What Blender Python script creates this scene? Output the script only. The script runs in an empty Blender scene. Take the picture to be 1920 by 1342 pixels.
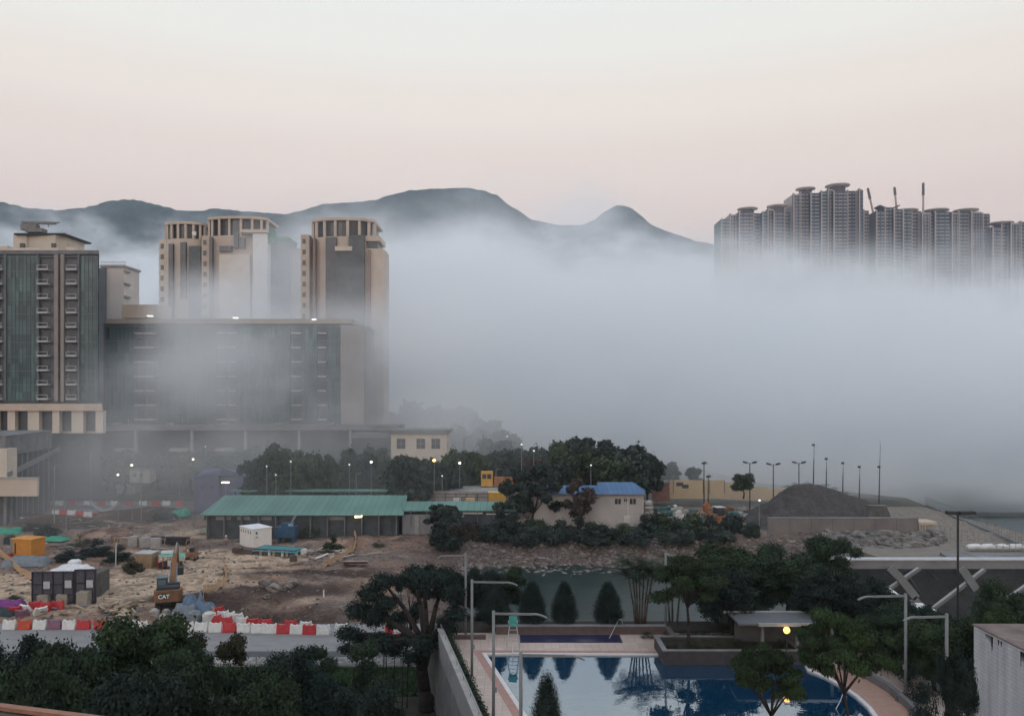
import bpy, math, random
from math import sin, cos, pi, radians, sqrt
from mathutils import Vector, noise as mnoise
random.seed(7)
S = bpy.context.scene
COL = S.collection
# ------------------------------------------------------------------ camera, sky, sun, exposure
FPX, HY, CH = 1510.0, 740.0, 19.0
cam = bpy.data.objects.new('camera', bpy.data.cameras.new('camera'))
COL.objects.link(cam)
cam.location = (0, 0, CH); cam.rotation_euler = (radians(90), 0, 0)
cam.data.lens = FPX / 1920 * 36; cam.data.sensor_width = 36
cam.data.shift_y = (HY - 671) / 1920
cam.data.clip_start = 0.5; cam.data.clip_end = 12000
S.camera = cam
W = bpy.data.worlds.new('World'); S.world = W; W.use_nodes = True
SUN_EL, SUN_ROT = radians(14), radians(150)
def build_world():
    nt = W.node_tree; N = nt.nodes; L = nt.links
    bg = N['Background']
    sky = N.new('ShaderNodeTexSky'); sky.sky_type = 'NISHITA'; sky.sun_disc = False
    sky.sun_elevation = SUN_EL; sky.sun_rotation = SUN_ROT; sky.air_density = 1.0; sky.dust_density = 3.0
    tc = N.new('ShaderNodeTexCoord'); sep = N.new('ShaderNodeSeparateXYZ')
    L.new(tc.outputs['Generated'], sep.inputs[0])
    mr = N.new('ShaderNodeMapRange'); mr.inputs['From Min'].default_value = 0.0; mr.inputs['From Max'].default_value = 1.0
    L.new(sep.outputs['Z'], mr.inputs['Value'])
    cr = N.new('ShaderNodeValToRGB'); L.new(mr.outputs[0], cr.inputs[0])
    e = cr.color_ramp.elements
    pts = SKY
    while len(e) < len(pts): e.new(0.5)
    for el, (p, c) in zip(e, pts):
        el.position = p; el.color = (*c, 1)
    cr.color_ramp.interpolation = 'EASE'
    sc = N.new('ShaderNodeMix'); sc.data_type = 'RGBA'; sc.inputs[0].default_value = 0.9
    mul = N.new('ShaderNodeVectorMath'); mul.operation = 'SCALE'; mul.inputs['Scale'].default_value = 1.0
    L.new(sky.outputs[0], sc.inputs['A'])
    sc2 = N.new('ShaderNodeVectorMath'); sc2.operation = 'SCALE'; sc2.inputs['Scale'].default_value = 10.0
    L.new(cr.outputs[0], sc2.inputs[0])
    L.new(sc2.outputs[0], sc.inputs['B'])
    L.new(sc.outputs['Result'], bg.inputs['Color'])
    bg.inputs['Strength'].default_value = 0.1
SKY = [(0.0, (.70, .57, .53)), (0.2, (.87, .70, .63)), (0.27, (.93, .785, .705)), (0.34, (.99, .885, .795)), (0.40, (.99, .965, .90)), (0.47, (.94, .985, .97)), (0.72, (.88, .98, 1.11)), (1.0, (.93, 1.07, 1.28))]
build_world()
sl = bpy.data.lights.new('sun', 'SUN'); sl.energy = 0.35; sl.angle = radians(20); sl.color = (1.0, .86, .78)
sun = bpy.data.objects.new('sun', sl); COL.objects.link(sun)
sun.rotation_euler = (radians(90) - SUN_EL, 0, radians(-20))
S.view_settings.view_transform = 'Standard'; S.view_settings.look = 'None'
S.view_settings.exposure = 0.0; S.view_settings.gamma = 1.0
cy = S.cycles
cy.use_denoising = True
try: cy.denoiser = 'OPENIMAGEDENOISE'
except Exception: pass
cy.max_bounces = 26; cy.diffuse_bounces = 3; cy.glossy_bounces = 3; cy.transmission_bounces = 2
cy.transparent_max_bounces = 8; cy.volume_bounces = 24
cy.volume_step_rate = 1.0; cy.volume_max_steps = 256
cy.caustics_reflective = False; cy.caustics_refractive = False
cy.use_adaptive_sampling = True; cy.adaptive_threshold = 0.03
cy.sample_clamp_indirect = 4
# ------------------------------------------------------------------ helpers
def X(px, D): return (px - 960) / FPX * D
def Z(py, D): return CH - (py - HY) / FPX * D
def DG(py, z): return (CH - z) * FPX / (py - HY)
def G(px, py, z):
    D = DG(py, z); return (X(px, D), D, z)
def tag(o, label=None, cat=None, group=None, kind=None):
    if label: o['label'] = label
    if cat: o['category'] = cat
    if group: o['group'] = group
    if kind: o['kind'] = kind
    return o
def thing(name, label, cat, loc=(0, 0, 0), rz=0.0, group=None):
    o = bpy.data.objects.new(name, None); COL.objects.link(o); o.empty_display_size = .3
    o.location = loc; o.rotation_euler = (0, 0, rz); return tag(o, label, cat, group)
def copy_tree(o, parent=None):
    c = o.copy(); COL.objects.link(c); c.parent = parent
    for ch in [k for k in o.children if k is not c]:
        copy_tree(ch, c)
    return c
class MB:
    def __init__(s): s.v = []; s.f = []; s.c = []
    def box(s, lo, hi):
        n = len(s.v)
        s.v += [(a, b, c) for a in (lo[0], hi[0]) for b in (lo[1], hi[1]) for c in (lo[2], hi[2])]
        s.f += [tuple(n + i for i in q) for q in ((0, 1, 3, 2), (4, 6, 7, 5), (0, 4, 5, 1), (2, 3, 7, 6), (0, 2, 6, 4), (1, 5, 7, 3))]
        return s
    def cbox(s, c, d, rz=0, rx=0, ry=0):
        n = len(s.v); cz, sz = cos(rz), sin(rz); cx, sx = cos(rx), sin(rx); cyy, syy = cos(ry), sin(ry)
        for a in (-.5, .5):
            for b in (-.5, .5):
                for e in (-.5, .5):
                    x, y, z = a * d[0], b * d[1], e * d[2]
                    y, z = y * cx - z * sx, y * sx + z * cx
                    x, z = x * cyy + z * syy, -x * syy + z * cyy
                    x, y = x * cz - y * sz, x * sz + y * cz
                    s.v.append((c[0] + x, c[1] + y, c[2] + z))
        s.f += [tuple(n + i for i in q) for q in ((0, 1, 3, 2), (4, 6, 7, 5), (0, 4, 5, 1), (2, 3, 7, 6), (0, 2, 6, 4), (1, 5, 7, 3))]
        return s
    def bar(s, p, q, w, h=None):
        p, q = Vector(p), Vector(q); d = q - p; L = d.length
        rz = math.atan2(d.y, d.x); ry = -math.atan2(d.z, sqrt(d.x ** 2 + d.y ** 2))
        return s.cbox((p + q) / 2, (L, w, h or w), rz, 0, ry)
    def tube(s, p, q, r1, r2=None, n=7, cap=True):
        r2 = r1 if r2 is None else r2
        p, q = Vector(p), Vector(q); d = (q - p)
        if d.length < 1e-6: return s
        d.normalize(); a = d.orthogonal().normalized(); b = d.cross(a); k = len(s.v)
        for c, r in ((p, r1), (q, r2)):
            for i in range(n):
                t = 2 * pi * i / n; s.v.append(tuple(c + (a * cos(t) + b * sin(t)) * r))
        for i in range(n):
            j = (i + 1) % n; s.f.append((k + i, k + j, k + n + j, k + n + i))
        if cap:
            s.f.append(tuple(k + i for i in range(n))[::-1]); s.f.append(tuple(k + n + i for i in range(n)))
        return s
    def path(s, pts, rs, n=7):
        for i in range(len(pts) - 1):
            s.tube(pts[i], pts[i + 1], rs[i], rs[i + 1], n)
        return s
    def quad(s, a, b, c, d):
        n = len(s.v); s.v += [tuple(a), tuple(b), tuple(c), tuple(d)]; s.f.append((n, n + 1, n + 2, n + 3)); return s
    def prism(s, poly, z0, z1):
        n = len(s.v); k = len(poly)
        s.v += [(x, y, z0) for x, y in poly] + [(x, y, z1) for x, y in poly]
        for i in range(k):
            j = (i + 1) % k; s.f.append((n + i, n + j, n + k + j, n + k + i))
        s.f.append(tuple(n + k + i for i in range(k))); s.f.append(tuple(n + i for i in range(k))[::-1]); return s
    def lathe(s, c, prof, n=12):
        k = len(s.v)
        for r, z in prof:
            for i in range(n):
                t = 2 * pi * i / n; s.v.append((c[0] + r * cos(t), c[1] + r * sin(t), c[2] + z))
        for a in range(len(prof) - 1):
            for i in range(n):
                j = (i + 1) % n; s.f.append((k + a * n + i, k + a * n + j, k + a * n + n + j, k + a * n + n + i))
        s.f.append(tuple(k + i for i in range(n))[::-1]); e = k + (len(prof) - 1) * n; s.f.append(tuple(e + i for i in range(n)))
        return s
    def blob(s, c, r, rnd, jit=.25, nu=7, nv=5, flat=True):
        k = len(s.v); ph = rnd.random() * 10
        s.v.append((c[0], c[1], c[2] + r[2]))
        for a in range(1, nv):
            th = pi * a / nv
            for i in range(nu):
                t = 2 * pi * i / nu + ph; q = 1 + rnd.uniform(-jit, jit)
                s.v.append((c[0] + r[0] * sin(th) * cos(t) * q, c[1] + r[1] * sin(th) * sin(t) * q, c[2] + r[2] * cos(th) * q))
        s.v.append((c[0], c[1], c[2] - r[2])); e = len(s.v) - 1
        for i in range(nu):
            j = (i + 1) % nu
            s.f.append((k, k + 1 + i, k + 1 + j)); s.f.append((e, e - nu + j, e - nu + i))
            for a in range(nv - 2):
                b = k + 1 + a * nu; s.f.append((b + i, b + nu + i, b + nu + j, b + j))
        return s
    def build(s, name, mat, parent=None, smooth=False, world=False):
        me = bpy.data.meshes.new(name); vs = s.v
        if parent is not None and world:
            l = Vector((0, 0, 0)); p = parent
            while p is not None: l += p.location; p = p.parent
            vs = [(v[0] - l.x, v[1] - l.y, v[2] - l.z) for v in vs]
        me.from_pydata(vs, [], s.f); me.update()
        if smooth: me.polygons.foreach_set('use_smooth', [True] * len(me.polygons))
        me.materials.append(mat)
        o = bpy.data.objects.new(name, me); COL.objects.link(o)
        if parent is not None: o.parent = parent
        return o
    def solo(s, name, mat, label, cat, loc=None, group=None, smooth=False):
        """a thing that is one mesh; its origin is put at its base"""
        if loc is None:
            xs = [v[0] for v in s.v]; ys = [v[1] for v in s.v]; loc = ((min(xs) + max(xs)) / 2, (min(ys) + max(ys)) / 2, min(v[2] for v in s.v))
            s.v = [(v[0] - loc[0], v[1] - loc[1], v[2] - loc[2]) for v in s.v]
        o = s.build(name, mat, None, smooth); o.location = loc; return tag(o, label, cat, group)
def struct(o): o['kind'] = 'structure'; return o

def mat(name, col, rough=.85, var=.15, scale=.6, bump=0.0, bscale=None, metal=0.0, spec=.3, col2=None, emit=None, estr=0, detail=4, attr=False, stretch=(1, 1, 1), rand=0.0):
    m = bpy.data.materials.new(name); m.use_nodes = True; nt = m.node_tree; N, L = nt.nodes, nt.links
    b = N['Principled BSDF']; b.inputs['Roughness'].default_value = rough; b.inputs['Metallic'].default_value = metal
    b.inputs['Specular IOR Level'].default_value = spec
    b.inputs['Base Color'].default_value = (*col, 1)
    geo = N.new('ShaderNodeNewGeometry'); mp = N.new('ShaderNodeMapping'); L.new(geo.outputs['Position'], mp.inputs[0])
    mp.inputs['Scale'].default_value = stretch
    if var > 0 or col2:
        n = N.new('ShaderNodeTexNoise'); n.inputs['Scale'].default_value = scale; n.inputs['Detail'].default_value = detail
        n.inputs['Roughness'].default_value = .65
        L.new(mp.outputs[0], n.inputs['Vector'])
        r = N.new('ShaderNodeValToRGB'); L.new(n.outputs[0], r.inputs[0])
        a, c = r.color_ramp.elements; a.position = .32; c.position = .68
        c1 = col; c2 = col2 or col
        a.color = (*[max(0, k * (1 - var)) for k in c1], 1); c.color = (*[k * (1 + var) for k in c2], 1)
        src = r.outputs[0]
        if attr:
            at = N.new('ShaderNodeVertexColor'); at.layer_name = 'Col'
            mx = N.new('ShaderNodeMix'); mx.data_type = 'RGBA'; mx.blend_type = 'MULTIPLY'; mx.inputs[0].default_value = 1
            L.new(src, mx.inputs['A']); L.new(at.outputs[0], mx.inputs['B']); src = mx.outputs['Result']
        if rand:
            oi = N.new('ShaderNodeObjectInfo'); hs = N.new('ShaderNodeHueSaturation')
            mr = N.new('ShaderNodeMapRange'); L.new(oi.outputs['Random'], mr.inputs['Value'])
            mr.inputs['To Min'].default_value = 1 - rand; mr.inputs['To Max'].default_value = 1 + rand
            L.new(mr.outputs[0], hs.inputs['Value']); L.new(src, hs.inputs['Color']); src = hs.outputs[0]
        L.new(src, b.inputs['Base Color'])
    if bump:
        n2 = N.new('ShaderNodeTexNoise'); n2.inputs['Scale'].default_value = bscale or scale * 6; n2.inputs['Detail'].default_value = 5
        L.new(mp.outputs[0], n2.inputs['Vector'])
        bp = N.new('ShaderNodeBump'); bp.inputs['Strength'].default_value = .8; bp.inputs['Distance'].default_value = bump
        L.new(n2.outputs[0], bp.inputs['Height']); L.new(bp.outputs[0], b.inputs['Normal'])
    if emit: b.inputs['Emission Color'].default_value = (*emit, 1); b.inputs['Emission Strength'].default_value = estr
    return m
M_ = {}
def m(key, *a, **k):
    if key not in M_: M_[key] = mat(key, *a, **k)
    return M_[key]
GZ = -6.0       # level of the street and the building site
SEA = -8.5
# materials shared by many things
white = m('white_paint', (.62, .62, .62), .6, .08, 2); offwhite = m('off_white_paint', (.5, .49, .47), .7, .14, 1.2)
dark = m('dark_metal', (.03, .032, .035), .6, .2, 2); steel = m('galvanised_steel', (.22, .23, .24), .5, .15, 3, metal=.3)
conc = m('concrete', (.30, .29, .28), .9, .22, .9, .02, 8); conc_d = m('weathered_concrete', (.17, .17, .175), .9, .25, .5, .02, 6)
beige = m('beige_render', (.50, .41, .34), .85, .12, .3, detail=6); beige_l = m('pale_beige_render', (.56, .49, .42), .85, .10, .3)
glass_t = mat('teal_glass', (.035, .085, .095), .28, 0, .25, spec=.5)
def glazing(mt, c1, c2, mort, bw, rh, ax=2, ms=.03, lo=(.45, .5, .55)):
    nt = mt.node_tree; N, L = nt.nodes, nt.links; g = N.new('ShaderNodeNewGeometry'); s_ = N.new('ShaderNodeSeparateXYZ'); c = N.new('ShaderNodeCombineXYZ')
    L.new(g.outputs['Position'], s_.inputs[0]); L.new(s_.outputs[0], c.inputs[0]); L.new(s_.outputs[ax], c.inputs[1])
    b = N.new('ShaderNodeTexBrick'); b.offset = 0; L.new(c.outputs[0], b.inputs[0]); b.inputs['Scale'].default_value = 1
    b.inputs['Brick Width'].default_value = bw; b.inputs['Row Height'].default_value = rh; b.inputs['Mortar Size'].default_value = ms; b.inputs['Bias'].default_value = -.2
    b.inputs['Color1'].default_value = (*c1, 1); b.inputs['Color2'].default_value = (*c2, 1); b.inputs['Mortar'].default_value = (*mort, 1)
    n = N.new('ShaderNodeTexNoise'); n.inputs['Scale'].default_value = .13; n.inputs['Detail'].default_value = 3; L.new(g.outputs['Position'], n.inputs['Vector'])
    r = N.new('ShaderNodeValToRGB'); r.color_ramp.elements[0].position = .35; r.color_ramp.elements[0].color = (*lo, 1); r.color_ramp.elements[1].position = .62; L.new(n.outputs[0], r.inputs[0])
    x_ = N.new('ShaderNodeMix'); x_.data_type = 'RGBA'; x_.blend_type = 'MULTIPLY'; x_.inputs[0].default_value = 1; L.new(b.outputs[0], x_.inputs['A']); L.new(r.outputs[0], x_.inputs['B'])
    L.new(x_.outputs['Result'], nt.nodes['Principled BSDF'].inputs['Base Color'])
glazing(glass_t, (.02, .055, .065), (.10, .19, .19), (.05, .06, .065), .95, 3.28)
glass_d = m('dark_glass', (.035, .04, .05), .3, .3, .6, spec=.5)
slabm = m('balcony_slab', (.42, .43, .44), .8, .1, 1); fac_grey = m('grey_facade', (.13, .14, .155), .8, .15, .3)
brown = m('brown_stone', (.10, .075, .07), .8, .2, 2, .01, 20); timber = m('timber', (.33, .25, .18), .85, .25, 3)
red = m('red_plastic', (.42, .035, .04), .5, .2, 2.5); mauve = m('faded_plastic', (.20, .10, .15), .6, .2, 2); redor = m('orange_red_plastic', (.46, .07, .035), .5, .2, 2.5)
wplast = m('white_plastic', (.60, .60, .59), .5, .12, 2.5)

# ------------------------------------------------------------------ terrain, water, roads
def sstep(t): t = max(0, min(1, t)); return t * t * (3 - 2 * t)
def bump(x, y, cx, cy_, rx, ry, h, rot=0):
    dx, dy = x - cx, y - cy_; c, s_ = cos(rot), sin(rot); u = (dx * c + dy * s_) / rx; v = (-dx * s_ + dy * c) / ry
    return h * math.exp(-(u * u + v * v))
def gxy(px, py): p = G(px, py, GZ); return p[0], p[1]
MOUNDS = []
for px, py, rx, ry, h in ((110, 985, 9, 5, 1.9), (275, 968, 11, 3.0, 1.9), (60, 975, 7, 4, 1.3), (190, 1000, 7, 3, 1.1), (630, 1020, 6, 3, .8), (460, 1120, 5, 1.6, .6), (480, 1150, 8.5, 3.5, -1.4), (560, 1155, 5, 3, -1.0), (540, 1085, 9, 3, .5),
                          (770, 1105, 7, 3.5, 1.0), (700, 1100, 5, 3, .4), (610, 1045, 9, 4, .4), (640, 1000, 10, 4, .7), (200, 1142, 4, 2, .4), (400, 1120, 4, 2.4, .5), (800, 1010, 14, 4, .6),
                          (1050, 1012, 16, 4, .6), (820, 1130, 6, 3, .9)):
    cx, cyy = gxy(px, py); MOUNDS.append((cx, cyy, rx, ry, h))
RUTS = [[gxy(*p) for p in q] for q in (((-60, 1100), (80, 1112), (230, 1104), (340, 1070), (410, 1035), (470, 1024), (560, 1062)), ((180, 1140), (230, 1110), (300, 1092), (430, 1062), (640, 1062)), ((20, 1085), (160, 1075), (260, 1080), (380, 1052), (380, 1010)), ((330, 1130), (360, 1090), (400, 1050)))]
def rut(x, y):
    best = 9
    for q in RUTS:
        for (ax, ay), (bx, by) in zip(q, q[1:]):
            dx, dy = bx - ax, by - ay; t = max(0, min(1, ((x - ax) * dx + (y - ay) * dy) / (dx * dx + dy * dy)))
            d = abs(math.hypot(x - ax - dx * t, y - ay - dy * t) - 1.1); best = min(best, d)
    return best
def site_h(x, y):
    v = Vector((x, y, 0))
    h = GZ + mnoise.fractal(v * .12, .9, 2.1, 4) * .38 + mnoise.fractal(v * .55, .9, 2.0, 3) * .13
    h += mnoise.noise(v * 1.6) * .06
    for a in MOUNDS: h += bump(x, y, *a)
    if x < -15 and 84 < y < 150: h -= .16 * max(0, 1 - rut(x, y) / .5)
    flat = sstep((90 - y) / 4.0)              # the lane in front
    h = h * (1 - flat) + (GZ - .03) * flat
    far = sstep((y - 168) / 8.0); h = h * (1 - far) + (GZ - .03) * far
    k = sstep((x + 19 + 3 * mnoise.noise(v * .08)) / 20.0) * sstep((143 + 3 * mnoise.noise(Vector((x * .07, 3, 1))) - y) / 21.0)
    h -= 3.6 * k - .35 * k * (1 - k) * mnoise.fractal(v * .9, .9, 2, 3) * 4
    return h
def grid(name, x0, x1, y0, y1, st, hf, material, cf=None):
    nx, ny = int((x1 - x0) / st) + 1, int((y1 - y0) / st) + 1
    vs = []; 
    for j in range(ny):
        for i in range(nx):
            x, y = x0 + (x1 - x0) * i / (nx - 1), y0 + (y1 - y0) * j / (ny - 1); vs.append((x, y, hf(x, y)))
    fs = [(j * nx + i, j * nx + i + 1, (j + 1) * nx + i + 1, (j + 1) * nx + i) for j in range(ny - 1) for i in range(nx - 1)]
    me = bpy.data.meshes.new(name); me.from_pydata(vs, [], fs); me.materials.append(material)
    if cf:
        ca = me.color_attributes.new('Col', 'FLOAT_COLOR', 'POINT')
        ca.data.foreach_set('color', [c for v in vs for c in (*cf(*v), 1.0)])
    me.polygons.foreach_set('use_smooth', [True] * len(me.polygons))
    o = bpy.data.objects.new(name, me); COL.objects.link(o); return o
def lerp3(a, b, t): return tuple(a[i] + (b[i] - a[i]) * t for i in range(3))
SOIL = (.215, .135, .098); TAN = (.44, .325, .235); GREYS = (.15, .12, .105); DARKS = (.06, .040, .033)
TRACKS = [(120, 1130, 14, 5), (230, 1100, 14, 6), (60, 1095, 14, 6), (380, 1055, 12, 8), (440, 1040, 10, 5), (500, 1072, 14, 3), (420, 1000, 10, 6), (100, 955, 22, 5), (350, 1090, 6, 6)]
DARKP = [(280, 968, 13, 2.2), (120, 978, 12, 3), (330, 1125, 4, 2), (620, 1075, 12, 3), (480, 1152, 9, 4), (560, 1160, 6, 3.5), (400, 1130, 5, 2.4), (260, 975, 10, 3), (110, 990, 9, 4), (520, 1110, 9, 3)]
def site_c(x, y, z):
    v = Vector((x, y, 0)); n = mnoise.fractal(v * .1, .9, 2.1, 4)
    c = lerp3(SOIL, GREYS, sstep(.5 + n * 1.1))
    for px, py, rx, ry in TRACKS:
        cx, cyy = gxy(px, py); t = math.exp(-(((x - cx) / rx) ** 2 + ((y - cyy) / ry) ** 2)); t = sstep(t * 1.5 + mnoise.noise(v * .3) * .3)
        c = lerp3(c, TAN, t * .9)
    for px, py, rx, ry in DARKP:
        cx, cyy = gxy(px, py); t = math.exp(-(((x - cx) / rx) ** 2 + ((y - cyy) / ry) ** 2)); t = sstep(t * 1.6 + mnoise.noise(v * .4) * .35)
        c = lerp3(c, DARKS, t)
    if x > -22: c = lerp3(c, (.11, .08, .07), sstep((x + 22) / 14) * sstep((145 - y) / 6))
    if x > 45: c = lerp3(c, (.20, .172, .145), sstep((x - 62) / 8) * sstep((y - 130) / 8))
    if x < -15 and 84 < y < 150: c = lerp3(c, tuple(k * .6 for k in c), max(0, 1 - rut(x, y) / .5) * .8)
    return tuple(k / .4 for k in c)
dirt = mat('site_dirt', (.4, .4, .4), .95, .45, 1.7, .16, 3.5, attr=True, detail=8, spec=.15)
struct(grid('site_ground', -150, 92, 82, 180, .5, site_h, dirt, site_c))
land_m = mat('rough_ground', (.035, .045, .03), .95, .35, .25, .1, 2, col2=(.08, .07, .055))
sea_m = mat('sea_water', (.011, .026, .024), .32, .3, .15, .05, 1.4, spec=.25)
def sheet(name, poly, z, material):
    if sum(poly[i - 1][0] * poly[i][1] - poly[i][0] * poly[i - 1][1] for i in range(len(poly))) < 0: poly = poly[::-1]
    b = MB(); n = len(poly); b.v = [(x, y, z) for x, y in poly]; b.f = [tuple(range(n))]; o = b.build(name, material); return struct(o)
b = MB(); b.prism([(-1500, 183), (-36, 183), (-40, 400), (-1500, 400)], -9.4, -3.8); struct(b.build('embankment', land_m))
sheet('sea', [(-5000, -300), (6000, -300), (6000, 7000), (-5000, 7000)], SEA, sea_m)
b = MB(); b.prism([(-1500, 178), (93, 178), (96, 196), (70, 230), (40, 420), (-20, 1400), (-1500, 1400)], -9.5, GZ - .1); struct(b.build('back_ground', land_m))
b = MB(); b.prism([(-400, -40), (-4.0, -40), (-5.8, 62), (-6.5, 84), (-400, 84)], -9.5, GZ - .06); struct(b.build('garden_ground', mat('garden_soil', (.035, .035, .025), .95, .4, .8, .05, 5)))
lane = mat('pale_lane_concrete', (.21, .205, .205), .9, .14, .7, .01, 10, stretch=(.4, 1, 1))
sheet('service_lane', [(-150, 78.6), (-6, 78.6), (-6, 88), (-150, 88)], GZ + .004, lane)
sheet('road', [(-150, 75.2), (-5.9, 75.2), (-6, 78.59), (-150, 78.59)], GZ + .008, mat('asphalt', (.075, .077, .08), .9, .2, 1.0, .01, 20))
b = MB(); b.box((-150, 74.9, GZ - .04), (-5.9, 75.2, GZ + .13)); struct(b.build('kerb', conc))
# low white railing wall by the road
t = thing('roadside_barrier', 'long low white barrier with dark marks between the road and the grass', 'barrier', (-30, 74.2, GZ))
b = MB(); b.box((-90, -.12, 0), (23.6, .12, .18)); b.build('base', conc, t)
b = MB(); b.box((-90, -.05, .28), (23.6, .05, .82)); b.build('panel', mat('barrier_panel', (.46, .47, .50), .6, .45, 2.2, stretch=(1, 1, 2)), t)
for i in range(42):
    b = MB(); b.box((-38 + i * 1.48, -.07, .18), (-37.9 + i * 1.48, .07, .95)); b.build('post', steel, t)
# grass strip
def grass_patch(name, x0, x1, y0, y1, z, n, h, material, seed=1):
    r = random.Random(seed); b = MB()
    for _ in range(n):
        x, y = r.uniform(x0, x1), r.uniform(y0, y1); a = r.uniform(0, pi); w = r.uniform(.03, .09); hh = r.uniform(.4, 1) * h
        dx, dy = cos(a) * w, sin(a) * w; lx, ly = r.uniform(-.12, .12), r.uniform(-.12, .12); k = len(b.v)
        b.v += [(x - dx, y - dy, z), (x + dx, y + dy, z), (x + lx, y + ly, z + hh)]; b.f.append((k, k + 1, k + 2))
    return tag(b.build(name, material), None, None, None, 'stuff')
grassm = m('grass', (.018, .042, .013), .9, .35, .6, col2=(.034, .07, .022))
sheet('lawn', [(-75, 67), (-6.2, 67), (-6.2, 73.8), (-75, 73.8)], GZ + .02, m('lawn_soil', (.022, .042, .016), .95, .3, .8, .05, 8))
grass_patch('grass', -70, -6.4, 67, 73.6, GZ, 26000, .34, grassm)
# hills
hill_m = mat('wooded_hillside', (.016, .030, .036), .95, .5, .02, 12, .035, detail=10, spec=.05, col2=(.03, .048, .052))  # bluish: the blue of distant air is painted into the hill colour
def hill(name, D, depth, pts, seed, rough=1.0):
    r = random.Random(seed); vs = []; fs = []; n = 420; m_ = 12; x0, x1 = pts[0][0], pts[-1][0]
    for i in range(n + 1):
        px = x0 + (x1 - x0) * i / n
        for (a, ya), (c, yc) in zip(pts, pts[1:]):
            if a <= px <= c: tt = (px - a) / (c - a); tt = tt * tt * (3 - 2 * tt) * .5 + tt * .5; py = ya + (yc - ya) * tt; break
        top = Z(py, D) + mnoise.noise(Vector((px * .35, seed, 0))) * 1.6 * rough + mnoise.noise(Vector((px * .08, seed, 5))) * 2.5 * rough
        for j in range(m_ + 1):
            v = j / m_ * 2 - 1; q = 1 - abs(v) ** 1.25; x = X(px, D); y = D + v * depth
            z = -12 + (top + 12) * q + (mnoise.fractal(Vector((x * .006, y * .006, seed)), .9, 2, 4) * 28 if 0 < abs(v) < 1 else 0) * (1 if v < 0 else .4)
            vs.append((x, y, min(z, top) if v else top))
    for i in range(n):
        for j in range(m_):
            a = i * (m_ + 1) + j; fs.append((a, a + m_ + 1, a + m_ + 2, a + 1))
    me = bpy.data.meshes.new(name); me.from_pydata(vs, [], fs); me.materials.append(hill_m)
    me.polygons.foreach_set('use_smooth', [True] * len(me.polygons)); o = bpy.data.objects.new(name, me); COL.objects.link(o); struct(o)
hill('hills', 1750, 420, [(-420, 430), (-200, 398), (0, 379), (60, 391), (110, 394), (160, 389), (210, 376), (250, 374), (290, 383), (340, 395), (372, 396), (400, 391), (470, 397), (530, 401), (640, 430), (760, 480), (900, 560)], 3)
hill('far_hills', 2050, 300, [(420, 470), (520, 405), (560, 396), (610, 382), (650, 380), (700, 376), (730, 366), (770, 357), (820, 354), (875, 352), (905, 357), (930, 366), (960, 388), (1000, 413), (1050, 422), (1090, 422), (1112, 414), (1135, 396), (1152, 387), (1166, 385), (1182, 389), (1200, 403), (1222, 422), (1260, 437), (1310, 453), (1350, 460), (1500, 470), (1720, 500), (2000, 545), (2300, 600)], 8)

# ------------------------------------------------------------------ the apartment buildings
def pbox(b, x0, x1, y0, y1, D, dep, push=0.0, tp=False):
    """box whose front face lies at distance D and spans these picture columns / rows"""
    if tp: b.prism([(X(x0, D), D - push), (X(x1, D), D - push), (X(x1 - 4, D + dep), D + dep), (X(x0, D), D + dep)], Z(y1, D), Z(y0, D)); return b
    b.box((X(x0, D), D - push, Z(y1, D)), (X(x1, D), D + dep, Z(y0, D))); return b
def root_at(name, label, cat, px, D, z=GZ, group=None): return thing(name, label, cat, (X(px, D), D, z), 0, group)
def mk(parent, name, material, *boxes, D=200, dep=1, push=0, tp=False):
    b = MB()
    for q in boxes: pbox(b, *q, D, dep, push, tp)
    return b.build(name, material, parent, world=True)
# left tower
D = 185
t = root_at('apartment_tower', 'teal glazed apartment tower at the left edge with a beige drum on its roof', 'apartment building', 90, D)
mk(t, 'wall', fac_grey, (-120, 186, 476, 800), D=D, dep=16, tp=True)
mk(t, 'roof_parapet', conc_d, (-120, 188, 470, 477), D=D, dep=16.4, push=.5, tp=True)
for x0, x1 in ((15, 74), (152, 185), (-60, 0)):
    b = MB(); pbox(b, x0, x1, 480, 752, D, .2, .35); b.build('curtain_wall', glass_t, t, world=True)
b = MB(); nf = 11
for k in range(nf + 1):
    y = 482 + k * 26.6
    pbox(b, -60, 185, y, y + 1.1, D, .1, .46)
for x in list(range(-56, 1, 8)) + list(range(16, 76, 7)) + list(range(153, 187, 7)): pbox(b, x, x + .7, 480, 752, D, .1, .44)
b.build('mullions', m('mullion', (.12, .16, .17), .6, .1, 1), t, world=True)
for x0, x1 in ((11, 15), (73, 76), (105, 112), (117, 123), (149, 152)): mk(t, 'pilaster', fac_grey if x0 in (11, 73, 149) else m('pilaster', (.27, .24, .23), .85, .12, .4), (x0, x1, 478, 752), D=D, dep=.2, push=.8)
rb = random.Random(4)
for k in range(nf):
    y = 505 + k * 26.8
    for x0, x1 in ((-8, 10), (76, 96), (130, 149)):
        f = MB(); pbox(f, x0, x1, y, y + 3.2, D, .1, 1.5); o = f.build('balcony', slabm, t, world=True)
        f = MB(); pbox(f, x0 + .5, x1 - .5, y - 17, y - 1, D, .05, .06); f.build('balcony_door', glass_d, t, world=True)
        f = MB(); pbox(f, x0, x0 + .7, y - 6, y, D, -1.4, 1.5); pbox(f, x1 - .7, x1, y - 6, y, D, -1.4, 1.5); pbox(f, x0, x1, y - 6.4, y - 5.6, D, -1.4, 1.5)
        f.build('railing', slabm, o, world=True).location = (0, 0, 0)
    f = MB(); pbox(f, 112.5, 116.5, y - 18, y - 6, D, .05, .1); f.build('window', glass_d, t, world=True)
b = MB(); c = (X(72, D + 6), D + 7, Z(470, D + 6)); 
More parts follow.
